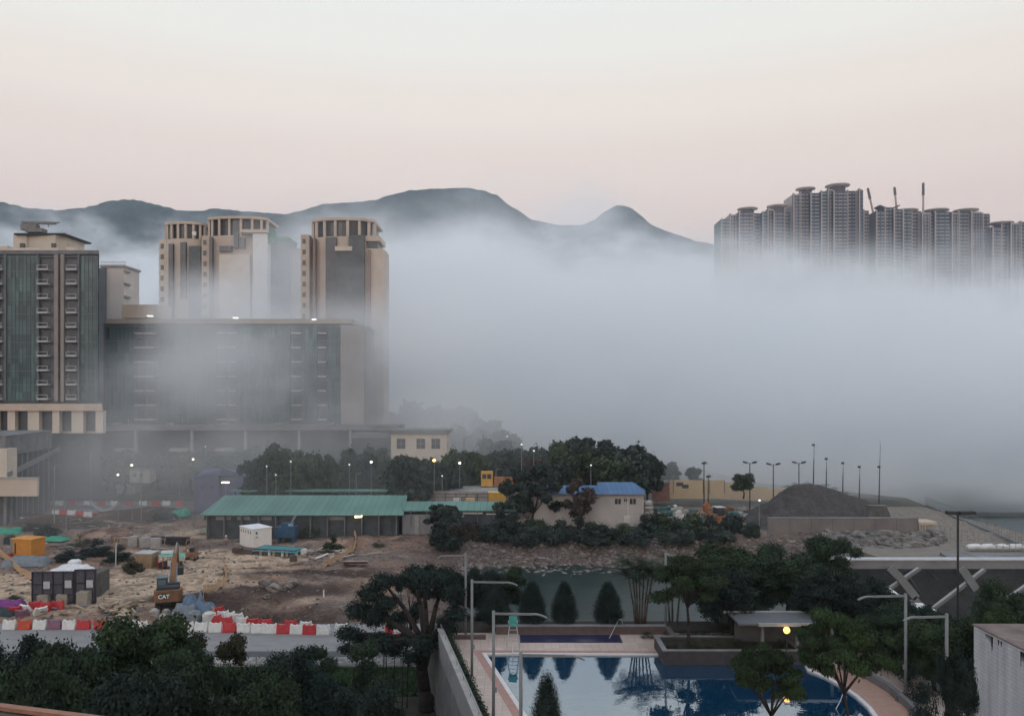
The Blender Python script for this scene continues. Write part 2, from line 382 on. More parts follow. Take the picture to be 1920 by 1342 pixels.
b.prism([(X(27, D + 4), D + 3.5), (X(53, D + 4), D + 3.2), (X(55, D + 4), D + 3.8), (X(110, D + 4), D + 2.6), (X(119, D + 4), D + 5), (X(120, D + 4), D + 13), (X(27, D + 4), D + 13)], Z(472, D), Z(440, D + 4))
o = b.build('roof_drum', beige_l, t, world=True)
mk(o, 'roof_slab', dark, (26, 121, 437, 440), D=D + 2.5, dep=12)
for x0 in (37, 96): mk(o, 'window', glass_d, (x0, x0 + 8, 456, 466), D=D + 2.4, dep=.4)
mk(t, 'roof_block', beige_l, (-40, 14, 461, 470), D=D + 2, dep=6)
mk(t, 'roof_block', beige_l, (124, 140, 463, 472), D=D + 2, dep=6)
mk(t, 'roof_coping', beige_l, (-40, 110, 465, 472), D=D + .6, dep=.5, push=.3)
# gondola crane on the drum
D2 = D + 6
t = thing('gondola_crane', 'grey roof gondola crane with a long horizontal jib on the beige roof drum', 'crane', (X(68, D2), D2, Z(437, D2)))
b = MB(); b.cbox((0, 0, .5), (4, 2.2, .9)); b.cbox((-.6, 0, 1.4), (2, 1.6, 1.2)); b.tube((0, 0, .5), (0, 0, 2.3), .5, .4); b.build('base', m('crane_grey', (.20, .19, .19), .7, .2, 1), t)
b = MB(); b.bar((-3.4, 0, 2.5), (4.6, 0, 2.3), .7, .55); b.build('jib', M_['crane_grey'], t)
b = MB(); b.bar((-3.4, 0, 1.3), (-1.6, 0, 1.4), 1.3, 1.3); b.build('counterweight', M_['crane_grey'], t)
b = MB(); b.tube((4.4, 0, 2.3), (5.4, .2, 2.6), .16); b.tube((2.8, 0, 2.2), (2.9, 0, 1.4), .1); b.build('hook_arm', M_['crane_grey'], t)
# white stair tower behind it and low block
D = 215
t = root_at('stair_tower', 'narrow pinkish white tower rising out of the fog right of the teal tower', 'apartment building', 212, D)
mk(t, 'wall', m('pinkish_render', (.55, .50, .48), .9, .08, .2), (190, 232, 500, 800), D=D, dep=9)
mk(t, 'roof_parapet', conc, (188, 234, 497, 501), D=D, dep=9.4, push=.3)
mk(t, 'side_bay', fac_grey, (186, 200, 503, 800), D=D, dep=2, push=.8)
for k in range(10): mk(t, 'balcony', conc, (231.5, 236, 506 + k * 24, 509 + k * 24), D=D, dep=3)
b = MB()
for x in range(190, 235, 4): b.tube((X(x, D), D + .2, Z(497, D)), (X(x, D), D + .2, Z(490, D)), .05, n=4)
b.tube((X(188, D), D + .2, Z(491, D)), (X(234, D), D + .2, Z(491, D)), .05, n=4); b.build('roof_railing', steel, t, world=True)
# long block
D = 200
t = root_at('apartment_block', 'long teal glazed apartment block behind the fog with three lit roof lamps', 'apartment building', 440, D)
mk(t, 'wall', fac_grey, (194, 640, 606, 800), D=D, dep=14)
mk(t, 'roof_parapet', m('parapet_render', (.36, .32, .28), .85, .1, .3), (200, 660, 598, 607), D=D, dep=14.4, push=.5)
mk(t, 'link_roof', beige, (228, 296, 571, 596), D=D + 5, dep=8)
mk(t, 'end_wall', m('end_wall_render', (.30, .28, .27), .9, .07, .2), (640, 684, 610, 806), D=D, dep=13, push=1.2)
for x0, x1 in ((200, 256), (298, 408), (450, 545), (572, 596), (615, 638)): mk(t, 'curtain_wall', glass_t, (x0, x1, 612, 792), D=D, dep=.1, push=.35)
b = MB()
for k in range(8): pbox(b, 200, 638, 612 + k * 26.6, 613.2 + k * 26.6, D, .1, .46)
for x0, x1 in ((200, 256), (298, 408), (450, 545), (572, 596), (615, 638)):
    x = x0
    while x <= x1: pbox(b, x, x + .6, 612, 792, D, .1, .44); x += 7.5
b.build('mullions', M_['mullion'], t, world=True)
for k in range(7):
    y = 620 + k * 26.8
    for x0, x1 in ((257, 274), (277, 294), (410, 427), (431, 447), (549, 567), (598, 614)):
        f = MB(); pbox(f, x0, x1, y + 4, y + 6.6, D, .1, 1.5); o = f.build('balcony', slabm, t, world=True)
        f = MB(); pbox(f, x0 + 1, x1 - 1, y - 13, y + 3, D, .05, .06); f.build('balcony_door', glass_d, t, world=True)
lampw = m('lamp_white', (.8, .8, .8), .5, 0, 1, emit=(1, .97, .9), estr=1.6)
for px in (282, 442, 590): mk(t, 'roof_lamp', lampw, (px - 4, px + 4, 591.6 + (px - 282) * .022, 593.4 + (px - 282) * .022), D=D, dep=.5, push=.8)
# crowned towers
def crown_tower(label, x0, x1, ytop, ycr, D, strips, wings, seed):
    t = root_at('residential_tower', label, 'apartment building', (x0 + x1) / 2, D, GZ, 'beige towers with open drum crowns')
    w = X(x1, D) - X(x0, D); cx = (X(x0, D) + X(x1, D)) / 2; n = 14
    def arc(off, sag): return [(cx + (w / 2 - off) * sin(a), D + sag - sag * cos(a) + off) for a in [(-1 + 2 * i / n) * 1.35 for i in range(n + 1)]]
    back = [(cx + w / 2, D + 16), (cx - w / 2, D + 16)]
    P = arc(0, 4.0); b = MB(); b.prism(P + back, GZ, Z(ycr, D)); b.build('wall', beige, t, world=True)
    b = MB(); b.prism(arc(.9, 4.0) + [(cx + w / 2 - 1, D + 15), (cx - w / 2 + 1, D + 15)], Z(ycr, D), Z(ytop + 5, D)); b.build('crown_drum', glass_d, t, world=True)
    b = MB(); b.prism(arc(-.3, 4.0) + back, Z(ytop + 5, D), Z(ytop, D)); b.build('crown_ring', beige, t, world=True)
    for i in range(0, n + 1, 2):
        p = P[i]; b = MB(); b.box((p[0] - .35, p[1] - .1, Z(ycr, D)), (p[0] + .35, p[1] + .9, Z(ytop + 5, D))); b.build('crown_column', beige, t, world=True)
    for q in strips:
        a, c, y0, y1 = q[:4]
        mk(t, 'recessed_bay', q[4] if len(q) > 4 else glass_d, (a, c, y0, y1), D=D, dep=.5, push=.9)
    for a, c, y0, mt in wings: 
        mk(t, 'wing', mt, (a, c, y0, 860), D=D + 3, dep=11)
        for k in range(9): mk(t, 'window', glass_d, (a + 3, min(a + 9, c - 2), y0 + 8 + k * 20, y0 + 17 + k * 20), D=D + 2.9, dep=.3)
    b = MB(); r = random.Random(seed)
    for k in range(8): x = r.uniform(x0 + 5, x1 - 5); b.tube((X(x, D + 5), D + 5, Z(ytop, D)), (X(x, D + 5), D + 5, Z(ytop - r.uniform(1, 4), D)), .12, n=4)
    b.build('roof_mast', dark, t, world=True)
    return t
t = crown_tower("smallest beige tower with a drum crown, standing leftmost in the fog", 303, 378, 415, 447, 272, [(340, 350, 455, 560), (318, 326, 458, 700), (356, 378, 462, 640, m('bay_grey', (.12, .125, .13), .8, .2, .5))], [(298, 322, 449, beige_l)], 1)
mk(t, 'roof_dish', white, (360, 367, 434, 441), D=268, dep=.6)
t = crown_tower('middle beige tower with a wide drum crown and a white side panel', 384, 497, 405, 441, 268, [(394, 400, 445, 640), (413, 436, 462, 472), (440, 448, 440, 466), (452, 460, 446, 466), (413, 470, 478, 640, beige_l)], [(378, 392, 442, beige)], 2)
mk(t, 'white_panel', m('white_panel', (.62, .60, .58), .8, .06, .2), (474, 501, 438, 700), D=265, dep=4)
mk(t, 'panel_cap', beige, (450, 502, 430, 436), D=264.5, dep=4)
mk(t, 'dark_wing', M_['bay_grey'], (501, 541, 444, 860), D=270, dep=10)
b = MB(); b.prism([(X(501, 269), 269), (X(541, 269), 269), (X(541, 269), 280), (X(501, 269), 280)], Z(450, 269), Z(444, 269)); b.build('wing_roof', m('scaffold_net', (.03, .16, .09), .9, .3, 1), t, world=True)
mk(t, 'scaffold', M_['scaffold_net'], (502, 515, 432, 455), D=266, dep=2)
mk(t, 'low_wing', m('low_wing', (.33, .27, .24), .9, .1, .3), (541, 566, 466, 860), D=273, dep=10)
t = crown_tower('right beige tower with a wide drum crown at the edge of the fog bank', 580, 700, 408, 443, 218, [(612, 632, 446, 640), (655, 684, 442, 700, M_['bay_grey']), (632, 655, 470, 640, M_['bay_grey'])], [(564, 580, 440, beige)], 3)
mk(t, 'ledge', beige_l, (628, 660, 462, 470), D=216.6, dep=2)
mk(t, 'stepped_wing', beige, (684, 712, 442, 452), (684, 719, 466, 860), D=218.5, dep=10)
mk(t, 'stepped_wing_glass', glass_d, (690, 708, 452, 466), D=219, dep=8)
mk(t, 'pilaster', m('brown_pilaster', (.25, .17, .15), .9, .1, .3), (690, 694, 468, 860), (587, 591, 446, 700), D=217.6, dep=2)
# podium
D = 190
t = root_at('podium', 'long podium deck on columns under the hazy apartment block', 'podium', 440, D)
mk(t, 'deck', conc_d, (176, 745, 798, 806), D=D, dep=14, push=0)
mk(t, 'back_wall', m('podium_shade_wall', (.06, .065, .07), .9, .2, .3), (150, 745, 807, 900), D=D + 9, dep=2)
for px in (252, 358, 459, 560, 656): mk(t, 'column', conc, (px - 2.2, px + 2.2, 806, 912), D=D, dep=1.2, push=-.3)
for px in (218, 318, 420, 520, 620): mk(t, 'planter_box', conc, (px - 7, px + 7, 793, 797.5), D=D, dep=1.5, push=-.5)
for px in (239, 340, 440, 541, 638): mk(t, 'vent_pipe', white, (px - .7, px + .7, 783, 798), D=D, dep=.5, push=-.5)
for px in (232, 335, 420): mk(t, 'canopy', conc, (px - 18, px + 16, 841, 846), D=D - 1, dep=3)
b = MB(); pbox(b, 176, 745, 796.4, 797.2, D, .1, -.4)
x = 176
while x < 745: pbox(b, x, x + .4, 794, 798, D, .08, -.4); x += 5
b.build('railing', steel, t, world=True)
t = root_at('colonnade_building', 'beige colonnaded podium building with square dark openings at far left', 'building', 90, 180)
D = 180
mk(t, 'wall', beige, (-60, 193, 764, 812), D=D + 1.5, dep=8, tp=True)
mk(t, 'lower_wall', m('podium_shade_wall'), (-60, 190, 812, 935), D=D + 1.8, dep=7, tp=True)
mk(t, 'cornice', beige, (-60, 194, 757, 770), D=D, dep=3, push=.5, tp=True)
for x0, x1 in ((-60, -5), (14, 28), (52, 73), (98, 111), (134, 156), (179, 193)): mk(t, 'pier', beige_l, (x0, x1, 770, 812), D=D, dep=1.4)
for x0, x1 in ((-5, 14), (28, 52), (73, 98), (111, 134), (156, 179)): mk(t, 'opening', glass_d, (x0, x1, 770, 808), D=D + 1.3, dep=.3)
# ramp structure on the left
t = root_at('ramp_building', 'dark stepped ramp structure with a pale roof below the colonnade', 'building', 40, 165)
b = MB(); p = [(-30, 150), (X(8, 150), 150), (X(100, 172), 176), (X(100, 172) - 16, 176)]
b.v = []; b.prism([(X(-60, 150), 150), (X(10, 150), 150), (X(92, 172), 173), (X(40, 172), 174), (X(-60, 170), 172)], Z(848, 160), Z(812, 160)); b.build('roof', conc_d, t, world=True)
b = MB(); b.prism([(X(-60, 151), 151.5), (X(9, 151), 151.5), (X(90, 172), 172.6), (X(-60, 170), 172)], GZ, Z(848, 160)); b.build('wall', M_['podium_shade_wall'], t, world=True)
for k in range(9):
    f = k / 8; D_ = 150 + 22 * f; px = 10 + 80 * f; b = MB(); b.box((X(px, D_) - .2, D_ - .2, GZ), (X(px, D_) + .2, D_ + .2, Z(848, 160))); b.build('column', conc_d, t, world=True)
b = MB(); b.bar((X(14, 149), 149, Z(890, 149)), (X(112, 172), 172, Z(842, 172)), .3, .9); b.build('ramp_railing', steel, t, world=True)
D = 148
t = root_at('boundary_wall', 'plain beige boundary wall at the left edge of the picture', 'wall', 30, D)
mk(t, 'wall_low', beige, (-80, 70, 897, 930), D=D, dep=.6); mk(t, 'wall_tall', beige_l, (-80, 13, 841, 898), D=D + 1, dep=3)
mk(t, 'coping', conc, (-80, 71, 895, 897.4), D=D, dep=.8, push=.15)
# small beige house
D = 182
t = root_at('small_beige_house', 'small flat-roofed beige building with three dark windows right of the podium', 'building', 788, D)
mk(t, 'wall', beige_l, (733, 838, 812, 905), D=D, dep=9)
mk(t, 'roof', conc_d, (729, 843, 806, 812), D=D, dep=10, push=.8)
for x0 in (744, 781, 809): 
    f = MB(); pbox(f, x0, x0 + 16, 822, 841, D, .05, .06); o = f.build('window', glass_d, t, world=True)
    b = MB(); pbox(b, x0 + 7.6, x0 + 8.4, 822, 841, D, -.05, .12); pbox(b, x0, x0 + 16, 831, 832, D, -.05, .12); b.build('frame', conc, o, world=True)
mk(t, 'link_wall', conc_d, (660, 733, 812, 822), D=D + 2, dep=4)
mk(t, 'pipe', conc, (838, 841, 812, 880), D=D - .2, dep=.4)
# ------------------------------------------------------------------ far towers
D = 750
ft_a = mat('far_facade', (.10, .085, .10), .8, .25, .03); ft_b = mat('far_facade_blue', (.055, .075, .105), .6, .3, .03); ft_c = mat('far_facade_pale', (.36, .31, .30), .8, .15, .03)
ft_g = mat('far_facade_green', (.06, .10, .105), .6, .25, .03)
def far_tower(label, segs, disc, vee=False, warm=False):
    cx = sum(s_[0] + s_[1] for s_ in segs) / 2 / len(segs)
    t = thing('distant_tower', label, 'apartment building', (X(cx, D), D, SEA), 0, 'distant housing towers above the fog')
    r = random.Random(int(cx)); wbm = MB()
    for i, (x0, x1, y0, mt) in enumerate(segs):
        dd = [0, 6, 2, 8][i % 4]
        mk(t, 'wall', mt, (x0, x1, y0, 700), D=D + dd, dep=26)
        y = y0 + 4
        fb = MB()
        while y < 560:
            pbox(fb, x0 + 1.8, x1, y, y + 1.6, D + dd, 1, .9); y += 6.6
        fb.build('floor_bands', ft_c if mt is not ft_c else ft_a, t, world=True)
        n = max(2, int((x1 - x0) / 5)); vb = MB()
        for k in range(n):
            xx = x0 + (x1 - x0) * (k + .5) / n + r.uniform(-.6, .6); pbox(vb, xx - .9, xx + .9, y0 + 3, 600, D + dd, 1, 1.0 if k % 2 else .7)
        vb.build('window_bay', glass_d if i % 2 else ft_b, t, world=True)
        pb = MB(); pbox(pb, x0, x0 + 1.8, y0 - 1.5, 600, D + dd, 2, 1.4); pb.build('pier', ft_c, t, world=True)
    x0, x1, y0, y1 = disc; c = (x0 + x1) / 2; w = X(x1, D) - X(x0, D); top = m('far_crown', (.62, .52, .47), .8, .1, .1)
    b = MB(); b.lathe((X(c, D), D + 12, Z(y1, D)), [(w * .34, 0), (w * .34, Z(y0, D) - Z(y1, D) - 1.2)], 16); b.build('crown_drum', ft_a, t, world=True)
    b = MB(); zt = Z(y0, D)
    if vee:
        b.bar((X(x0, D), D + 12, zt + 1), (X(c, D), D + 12, zt - 3), 12, 1.2); b.bar((X(c, D), D + 12, zt - 3), (X(x1, D), D + 12, zt + 1), 12, 1.2)
    else:
        b.lathe((X(c, D), D + 12, zt - 2), [(w * .34, -.2), (w * .54, .9), (w * .54, 1.6), (w * .50, 1.7)], 20)
    b.build('crown_disc', top if not vee else ft_a, t, world=True)
far_tower('leftmost distant tower, short, with a pale disc crown', [(1352, 1368, 411, ft_g), (1368, 1385, 402, ft_c), (1385, 1412, 397, ft_a), (1412, 1429, 400, ft_b)], (1391, 1426, 385, 398))
far_tower('second distant tower from the left with a pale disc crown', [(1429, 1439, 398, ft_b), (1439, 1450, 392, ft_c), (1450, 1470, 397, ft_a), (1470, 1486, 398, ft_b)], (1447, 1483, 380, 397))
far_tower('tall distant tower with a narrow disc crown, left of the tallest one', [(1487, 1500, 364, ft_c), (1500, 1519, 361, ft_a), (1519, 1539, 362, ft_b)], (1502, 1536, 347, 362))
far_tower('tallest distant tower with the highest broad disc crown', [(1539, 1552, 359, ft_g), (1552, 1562, 355, ft_c), (1562, 1588, 359, ft_a), (1588, 1610, 358, ft_b), (1610, 1618, 355, ft_c), (1618, 1629, 395, ft_a)], (1559, 1601, 341, 359))
far_tower('distant tower with an upswept winged crown, under the middle crane boom', [(1642, 1658, 396, ft_a), (1658, 1675, 389, ft_b), (1675, 1692, 392, ft_a)], (1655, 1693, 384, 391), vee=True)
far_tower('distant tower right of the winged one, with a thin flat crown', [(1692, 1708, 394, ft_g), (1708, 1727, 396, ft_a)], (1692, 1731, 388, 396))
far_tower('distant pinkish tower with a thin flat crown, third from the right', [(1728, 1742, 399, ft_c), (1742, 1752, 399, ft_a), (1752, 1783, 397, ft_b)], (1747, 1789, 388, 398))
far_tower('distant tower with a thin flat crown just left of the narrow gap', [(1784, 1796, 399, ft_c), (1796, 1820, 397, ft_b), (1820, 1841, 397, ft_c), (1841, 1856, 401, ft_a)], (1803, 1845, 388, 398))
far_tower('distant tower cut by the right edge of the picture', [(1860, 1876, 426, ft_a), (1876, 1894, 420, ft_b), (1894, 1912, 418, ft_c), (1912, 1960, 416, ft_g)], (1872, 1912, 412, 420))
D = 760
for (x0, y0, x1, y1, lab) in ((1642, 420, 1627, 353, 'thin tower crane boom leaning left, left of the winged tower'), (1682, 400, 1677, 351, 'thin tower crane boom above the winged tower'), (1731, 420, 1731, 343, 'upright tower crane boom, the tallest of the three cranes')):
    t = thing('tower_crane', lab, 'crane', (X(x0, D), D, SEA), 0, 'tower cranes among the distant towers')
    b = MB(); b.tube((X(x0, D), D, SEA), (X(x0, D), D, Z(y0, D)), 1.0, n=4); b.build('mast', ft_a, t, world=True)
    ym = y1 + (y0 - y1) * .3; xm = x1 + (x0 - x1) * .3
    b = MB(); b.tube((X(x0, D), D, Z(y0, D)), (X(x1, D), D, Z(y1, D)), 1.1, .8, n=4); b.build('boom', m('crane_boom', (.40, .30, .28), .7, .1, .1), t, world=True)
    b = MB(); b.tube((X(xm, D), D, Z(ym, D)), (X(x1, D), D, Z(y1, D)), 1.35, 1.1, n=4); b.build('boom_tip', ft_a, t, world=True)
# ------------------------------------------------------------------ trees
import numpy as np
leaf_d = m('leaf_dark', (.011, .021, .013), .8, .45, .9, col2=(.021, .037, .019), spec=.2, rand=.25)
leaf_g = m('leaf_green', (.013, .026, .011), .8, .4, .8, col2=(.026, .045, .018), spec=.2, rand=.2)
leaf_b = m('leaf_bluegreen', (.009, .017, .015), .85, .4, 1.0, col2=(.017, .029, .024), spec=.15, rand=.15)
leaf_t = m('leaf_olive', (.032, .038, .022), .85, .4, .8, col2=(.06, .06, .038), spec=.1, rand=.25)
leaf_br = m('leaf_brownish', (.045, .034, .03), .85, .35, .8, col2=(.07, .054, .046), spec=.1, rand=.25)
bark = m('bark', (.032, .026, .023), .95, .35, 3, .02, 14); bark_l = m('pale_bark', (.08, .068, .058), .9, .3, 2)
def leaves(clumps, n, size, seed, shell=.45, up=.5, material=None, name='crown', thin=1.7):
    rg = np.random.default_rng(seed)
    c = np.array(clumps, float); w = (c[:, 3] * c[:, 4] * c[:, 5]) ** .75; w /= w.sum()
    k = rg.choice(len(c), n, p=w); d = rg.normal(size=(n, 3)); d /= np.linalg.norm(d, axis=1)[:, None]
    r = (shell + (1 - shell) * rg.random(n) ** .6) * (1 + .2 * rg.normal(size=n))
    p = c[k, :3] + d * c[k, 3:6] * r[:, None]
    nrm = d + rg.normal(size=(n, 3)) * .7; nrm[:, 2] += up; nrm /= np.linalg.norm(nrm, axis=1)[:, None]
    a = np.cross(nrm, rg.normal(size=(n, 3))); a /= np.linalg.norm(a, axis=1)[:, None]; b = np.cross(nrm, a)
    s = size * (.6 + .8 * rg.random(n))[:, None]
    v = np.stack([p - a * s, p + b * s / thin, p + a * s, p - b * s / thin], 1).reshape(-1, 3)
    me = bpy.data.meshes.new(name); me.vertices.add(4 * n); me.vertices.foreach_set('co', v.ravel().astype(np.float32))
    me.loops.add(4 * n); me.loops.foreach_set('vertex_index', np.arange(4 * n, dtype=np.int32))
    me.polygons.add(n); me.polygons.foreach_set('loop_start', np.arange(0, 4 * n, 4, dtype=np.int32)); me.polygons.foreach_set('loop_total', np.full(n, 4, np.int32))
    me.update(calc_edges=True); me.materials.append(material); return me
def trunk_mesh(base_r, pts_top, fork, seed, material, lean=0.0):
    r = random.Random(seed); b = MB(); f = Vector(fork)
    mid = f * .5 + Vector((r.uniform(-1, 1) * lean, r.uniform(-1, 1) * lean, 0))
    b.path([(0, 0, -.2), tuple(mid), tuple(f)], [base_r * 1.25, base_r * .9, base_r * .75], 8)
    for q in pts_top:
        q = Vector(q); a = f.lerp(q, .45) + Vector((r.uniform(-.3, .3), r.uniform(-.3, .3), r.uniform(0, .4)))
        b.path([tuple(f), tuple(a), tuple(q)], [base_r * .55, base_r * .32, base_r * .12], 6)
    me = bpy.data.meshes.new('trunk'); me.from_pydata(b.v, [], b.f); me.materials.append(material)
    me.polygons.foreach_set('use_smooth', [True] * len(me.polygons)); return me
TPL = {}
def template(kind, var, leafm, size, n):
    key = (kind, var, leafm.name, size, n)
    if key in TPL: return TPL[key]
    r = random.Random(hash((kind, var)) % 1000 if False else sum(map(ord, kind)) * 7 + var * 31); cl = []
    H0 = W0 = 8.0
    if kind == 'broad':
        for i in range(40):
            a = r.uniform(0, 2 * pi); q = sqrt(r.random()) * 2.9; z = 2.8 + r.random() * 4.3; q *= sqrt(max(.1, 1 - ((z - 4.6) / 3.6) ** 2))
            s_ = r.uniform(.5, 1.25); cl.append((q * cos(a), q * sin(a), z, s_ * 1.05, s_ * 1.05, s_ * .72))
        tr = trunk_mesh(.22, [c[:3] for c in cl[:9]], (0, 0, 2.4), var, bark, .3); sh = .35
    elif kind == 'spread':
        for i in range(42):
            a = r.uniform(0, 2 * pi); q = sqrt(r.random()) * 3.4; z = 7.0 - (q / 3.3) ** 2 * 1.5 + r.uniform(-1.5, .4)
            s_ = r.uniform(.5, 1.15); cl.append((q * cos(a), q * sin(a), z, s_ * 1.2, s_ * 1.2, s_ * .42))
        tr = trunk_mesh(.2, [c[:3] for c in cl[:12]], (r.uniform(-.3, .3), r.uniform(-.3, .3), 3.1), var, bark, .3); sh = .2
    elif kind == 'umbrella':
        for i in range(48):
            a = r.uniform(0, 2 * pi); q = sqrt(r.random()) * 3.5; z = 7.1 - (q / 3.5) ** 2 * .9 + r.uniform(-1.1, .25)
            s_ = r.uniform(.4, .95); cl.append((q * cos(a), q * sin(a), z, s_ * 1.2, s_ * 1.2, s_ * .28))
        tr = trunk_mesh(.15, [c[:3] for c in cl[:9]], (r.uniform(-.5, .5), r.uniform(-.5, .5), 4.5), var, bark, .7); sh = .1
    elif kind == 'cone':
        for i in range(26):
            z = 1.3 + 6.0 * (i / 25.0); rr = 3.7 * (1 - ((z - 1.3) / 6.9) ** 2.1) * sstep((z - .2) / 1.6)
            for j in range(5): a = i * 2.4 + j * 2 * pi / 5; cl.append((rr * .66 * cos(a), rr * .66 * sin(a), z, rr * .40 + .2, rr * .40 + .2, .62))
        cl.append((0, 0, 7.3, .6, .6, .7)); tr = trunk_mesh(.3, [(0, 0, 4)], (0, 0, 1.6), var, bark, .1); sh = .5
    elif kind == 'sparse':
        for i in range(16):
            a = r.uniform(0, 2 * pi); q = sqrt(r.random()) * 3.0; z = 3.2 + r.random() * 4.4; s_ = r.uniform(.5, 1.0)
            cl.append((q * cos(a), q * sin(a), z, s_, s_, s_ * .7))
        tr = trunk_mesh(.16, [c[:3] for c in cl], (0, 0, 2.6), var, bark, .4); sh = .1
    elif kind == 'bush':
        for i in range(26):
            a = r.uniform(0, 2 * pi); q = sqrt(r.random()) * 3.0; z = .8 + r.random() * 5.8 * (1 - q / 4.4); s_ = r.uniform(.7, 1.6)
            cl.append((q * cos(a), q * sin(a), z, s_, s_, s_ * .95))
        tr = trunk_mesh(.12, [c[:3] for c in cl[:6]], (0, 0, .6), var, bark); sh = .3
    TPL[key] = (leaves(cl, n, size, var + 11, sh, material=leafm, name='crown'), tr); return TPL[key]
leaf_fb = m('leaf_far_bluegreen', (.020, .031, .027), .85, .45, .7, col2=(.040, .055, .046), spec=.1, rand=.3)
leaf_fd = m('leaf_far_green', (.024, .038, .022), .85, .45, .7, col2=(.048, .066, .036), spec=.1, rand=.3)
def plant(kind, var, px, ytop, wpx, D, zb, label, leafm=None, size=.3, n=7000, cat='tree', name='tree', group=None, wmin=None, x=None):
    leafm = leafm or leaf_d
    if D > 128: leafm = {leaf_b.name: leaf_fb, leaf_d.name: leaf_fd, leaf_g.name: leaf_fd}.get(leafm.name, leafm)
    cr, tr = template(kind, var, leafm, size, n)
    h = Z(ytop, D) - zb; w = wpx / FPX * D
    if D > 145 and kind != 'bush': w *= 1.5
    # rotate by template yaw for variety
    t = thing(name, label, cat, (X(px, D) if x is None else x, D, zb), random.uniform(0, 6.28), group)
    for nm, me in (('crown', cr), ('trunk', tr)):
        o = bpy.data.objects.new(nm, me); COL.objects.link(o); o.parent = t; o.scale = (w / 7.6, w / 7.6, h / 7.7)
    return t
FAR = dict(size=.30, n=6500); NEAR = dict(size=.105, n=52000)
# hazy belt in front of the podium
rr = random.Random(11)
belt = []
for i in range(46):
    px = 95 + i * 17.5 + rr.uniform(-8, 8); D = rr.uniform(152, 180); yt = 850 + rr.uniform(-16, 18); zb_ = GZ
    if px < 372: D = rr.uniform(184, 196); zb_ = -3.8
    if 372 < px < 470: D = rr.uniform(179, 188)
    if 725 < px < 850: D = rr.uniform(160, 172); yt += 4
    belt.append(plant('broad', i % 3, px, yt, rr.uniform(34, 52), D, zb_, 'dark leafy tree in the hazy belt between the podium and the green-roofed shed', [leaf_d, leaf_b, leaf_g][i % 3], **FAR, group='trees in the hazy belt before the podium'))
for i, (px, yt, w, D, k, lf) in enumerate(((770, 855, 74, 158, 'broad', leaf_b), (815, 862, 60, 160, 'spread', leaf_b), (752, 768, 70, 255, 'broad', leaf_b), (800, 756, 80, 262, 'broad', leaf_d), (855, 765, 72, 250, 'broad', leaf_b), (905, 784, 62, 235, 'broad', leaf_d), (880, 800, 70, 215, 'broad', leaf_b), (942, 802, 46, 212, 'spread', leaf_b),
        (925, 822, 66, 196, 'broad', leaf_b), (905, 850, 60, 178, 'broad', leaf_d), (945, 845, 50, 176, 'broad', leaf_b), (990, 836, 50, 182, 'broad', leaf_b), (1026, 836, 34, 184, 'broad', leaf_d), (1010, 862, 56, 170, 'sparse', leaf_br), (970, 868, 50, 168, 'broad', leaf_b))):
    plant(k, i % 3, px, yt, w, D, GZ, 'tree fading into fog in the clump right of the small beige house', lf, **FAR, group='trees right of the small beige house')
for i, (px, yt, w, D, k, lf, lab) in enumerate(((1078, 832, 78, 172, 'broad', leaf_d, 'tall tree at the left of the clump behind the blue roof'), (1115, 827, 80, 176, 'sparse', leaf_b, 'thin airy tree in the middle of the clump behind the blue roof'), (1178, 832, 80, 170, 'broad', leaf_b, 'darkest rounded tree in the clump behind the blue roof'),
        (1214, 850, 50, 176, 'broad', leaf_b, 'tree stepping down at the right of the clump behind the blue roof'), (1140, 858, 70, 166, 'broad', leaf_d, 'low dark tree just behind the blue roof'), (1048, 862, 50, 168, 'broad', leaf_b, 'small dark tree left of the clump behind the blue roof'), (1252, 868, 34, 205, 'broad', leaf_b, 'faint small tree left of the yellow hoarding'),
        (1302, 876, 26, 200, 'broad', leaf_b, 'small tree behind the yellow hoarding'), (1394, 886, 34, 172, 'broad', leaf_d, 'small round tree in front of the yellow hoarding'))):
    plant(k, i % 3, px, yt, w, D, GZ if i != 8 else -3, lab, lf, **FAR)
plant('sparse', 3, 1000, 880, 120, 143, GZ, 'tall thin leafy tree hiding the left end of the blue-roofed house', leaf_b, size=.30, n=7000)
plant('sparse', 4, 1085, 905, 90, 139, GZ, 'bare brownish tree in front of the blue-roofed house', leaf_br, size=.26, n=3500)
plant('sparse', 5, 960, 900, 90, 142, GZ, 'thin tree at the right end of the small green shed roof', leaf_b, size=.28, n=4500)
plant('spread', 1, 833, 942, 74, 132, GZ, 'dark spreading tree in front of the small green-roofed shed', leaf_b, size=.28, n=6500)
plant('bush', 1, 833, 962, 62, 131, GZ, 'dark rounded shrub under the spreading tree by the green shed', leaf_b, size=.3, n=5000, cat='shrub', name='shrub')
for i, (px, yt, w, D, lf) in enumerate(((885, 958, 56, 140, leaf_br), (925, 960, 60, 139, leaf_b), (962, 955, 60, 138, leaf_b), (1005, 952, 64, 140, leaf_d), (1045, 960, 56, 137, leaf_b), (1085, 962, 60, 139, leaf_b), (1130, 964, 60, 138, leaf_b), (1172, 968, 56, 139, leaf_d), (1210, 960, 50, 141, leaf_b),
        (1245, 935, 64, 143, leaf_d), (1290, 945, 66, 142, leaf_d), (1330, 962, 60, 140, leaf_b), (1372, 945, 58, 146, leaf_b), (1410, 968, 46, 142, leaf_b), (1268, 972, 70, 137, leaf_b), (1350, 980, 60, 138, leaf_b), (860, 972, 50, 138, leaf_br), (1110, 975, 70, 136, leaf_b), (1190, 978, 60, 136, leaf_b), (990, 972, 60, 136, leaf_b))):
    plant('bush', i % 3, px, yt, w, D, GZ - .2, 'dark bush in the thicket along the top of the rubble bank', lf, size=.30, n=4200, cat='shrub', name='bush', group='bushes along the top of the rubble bank')
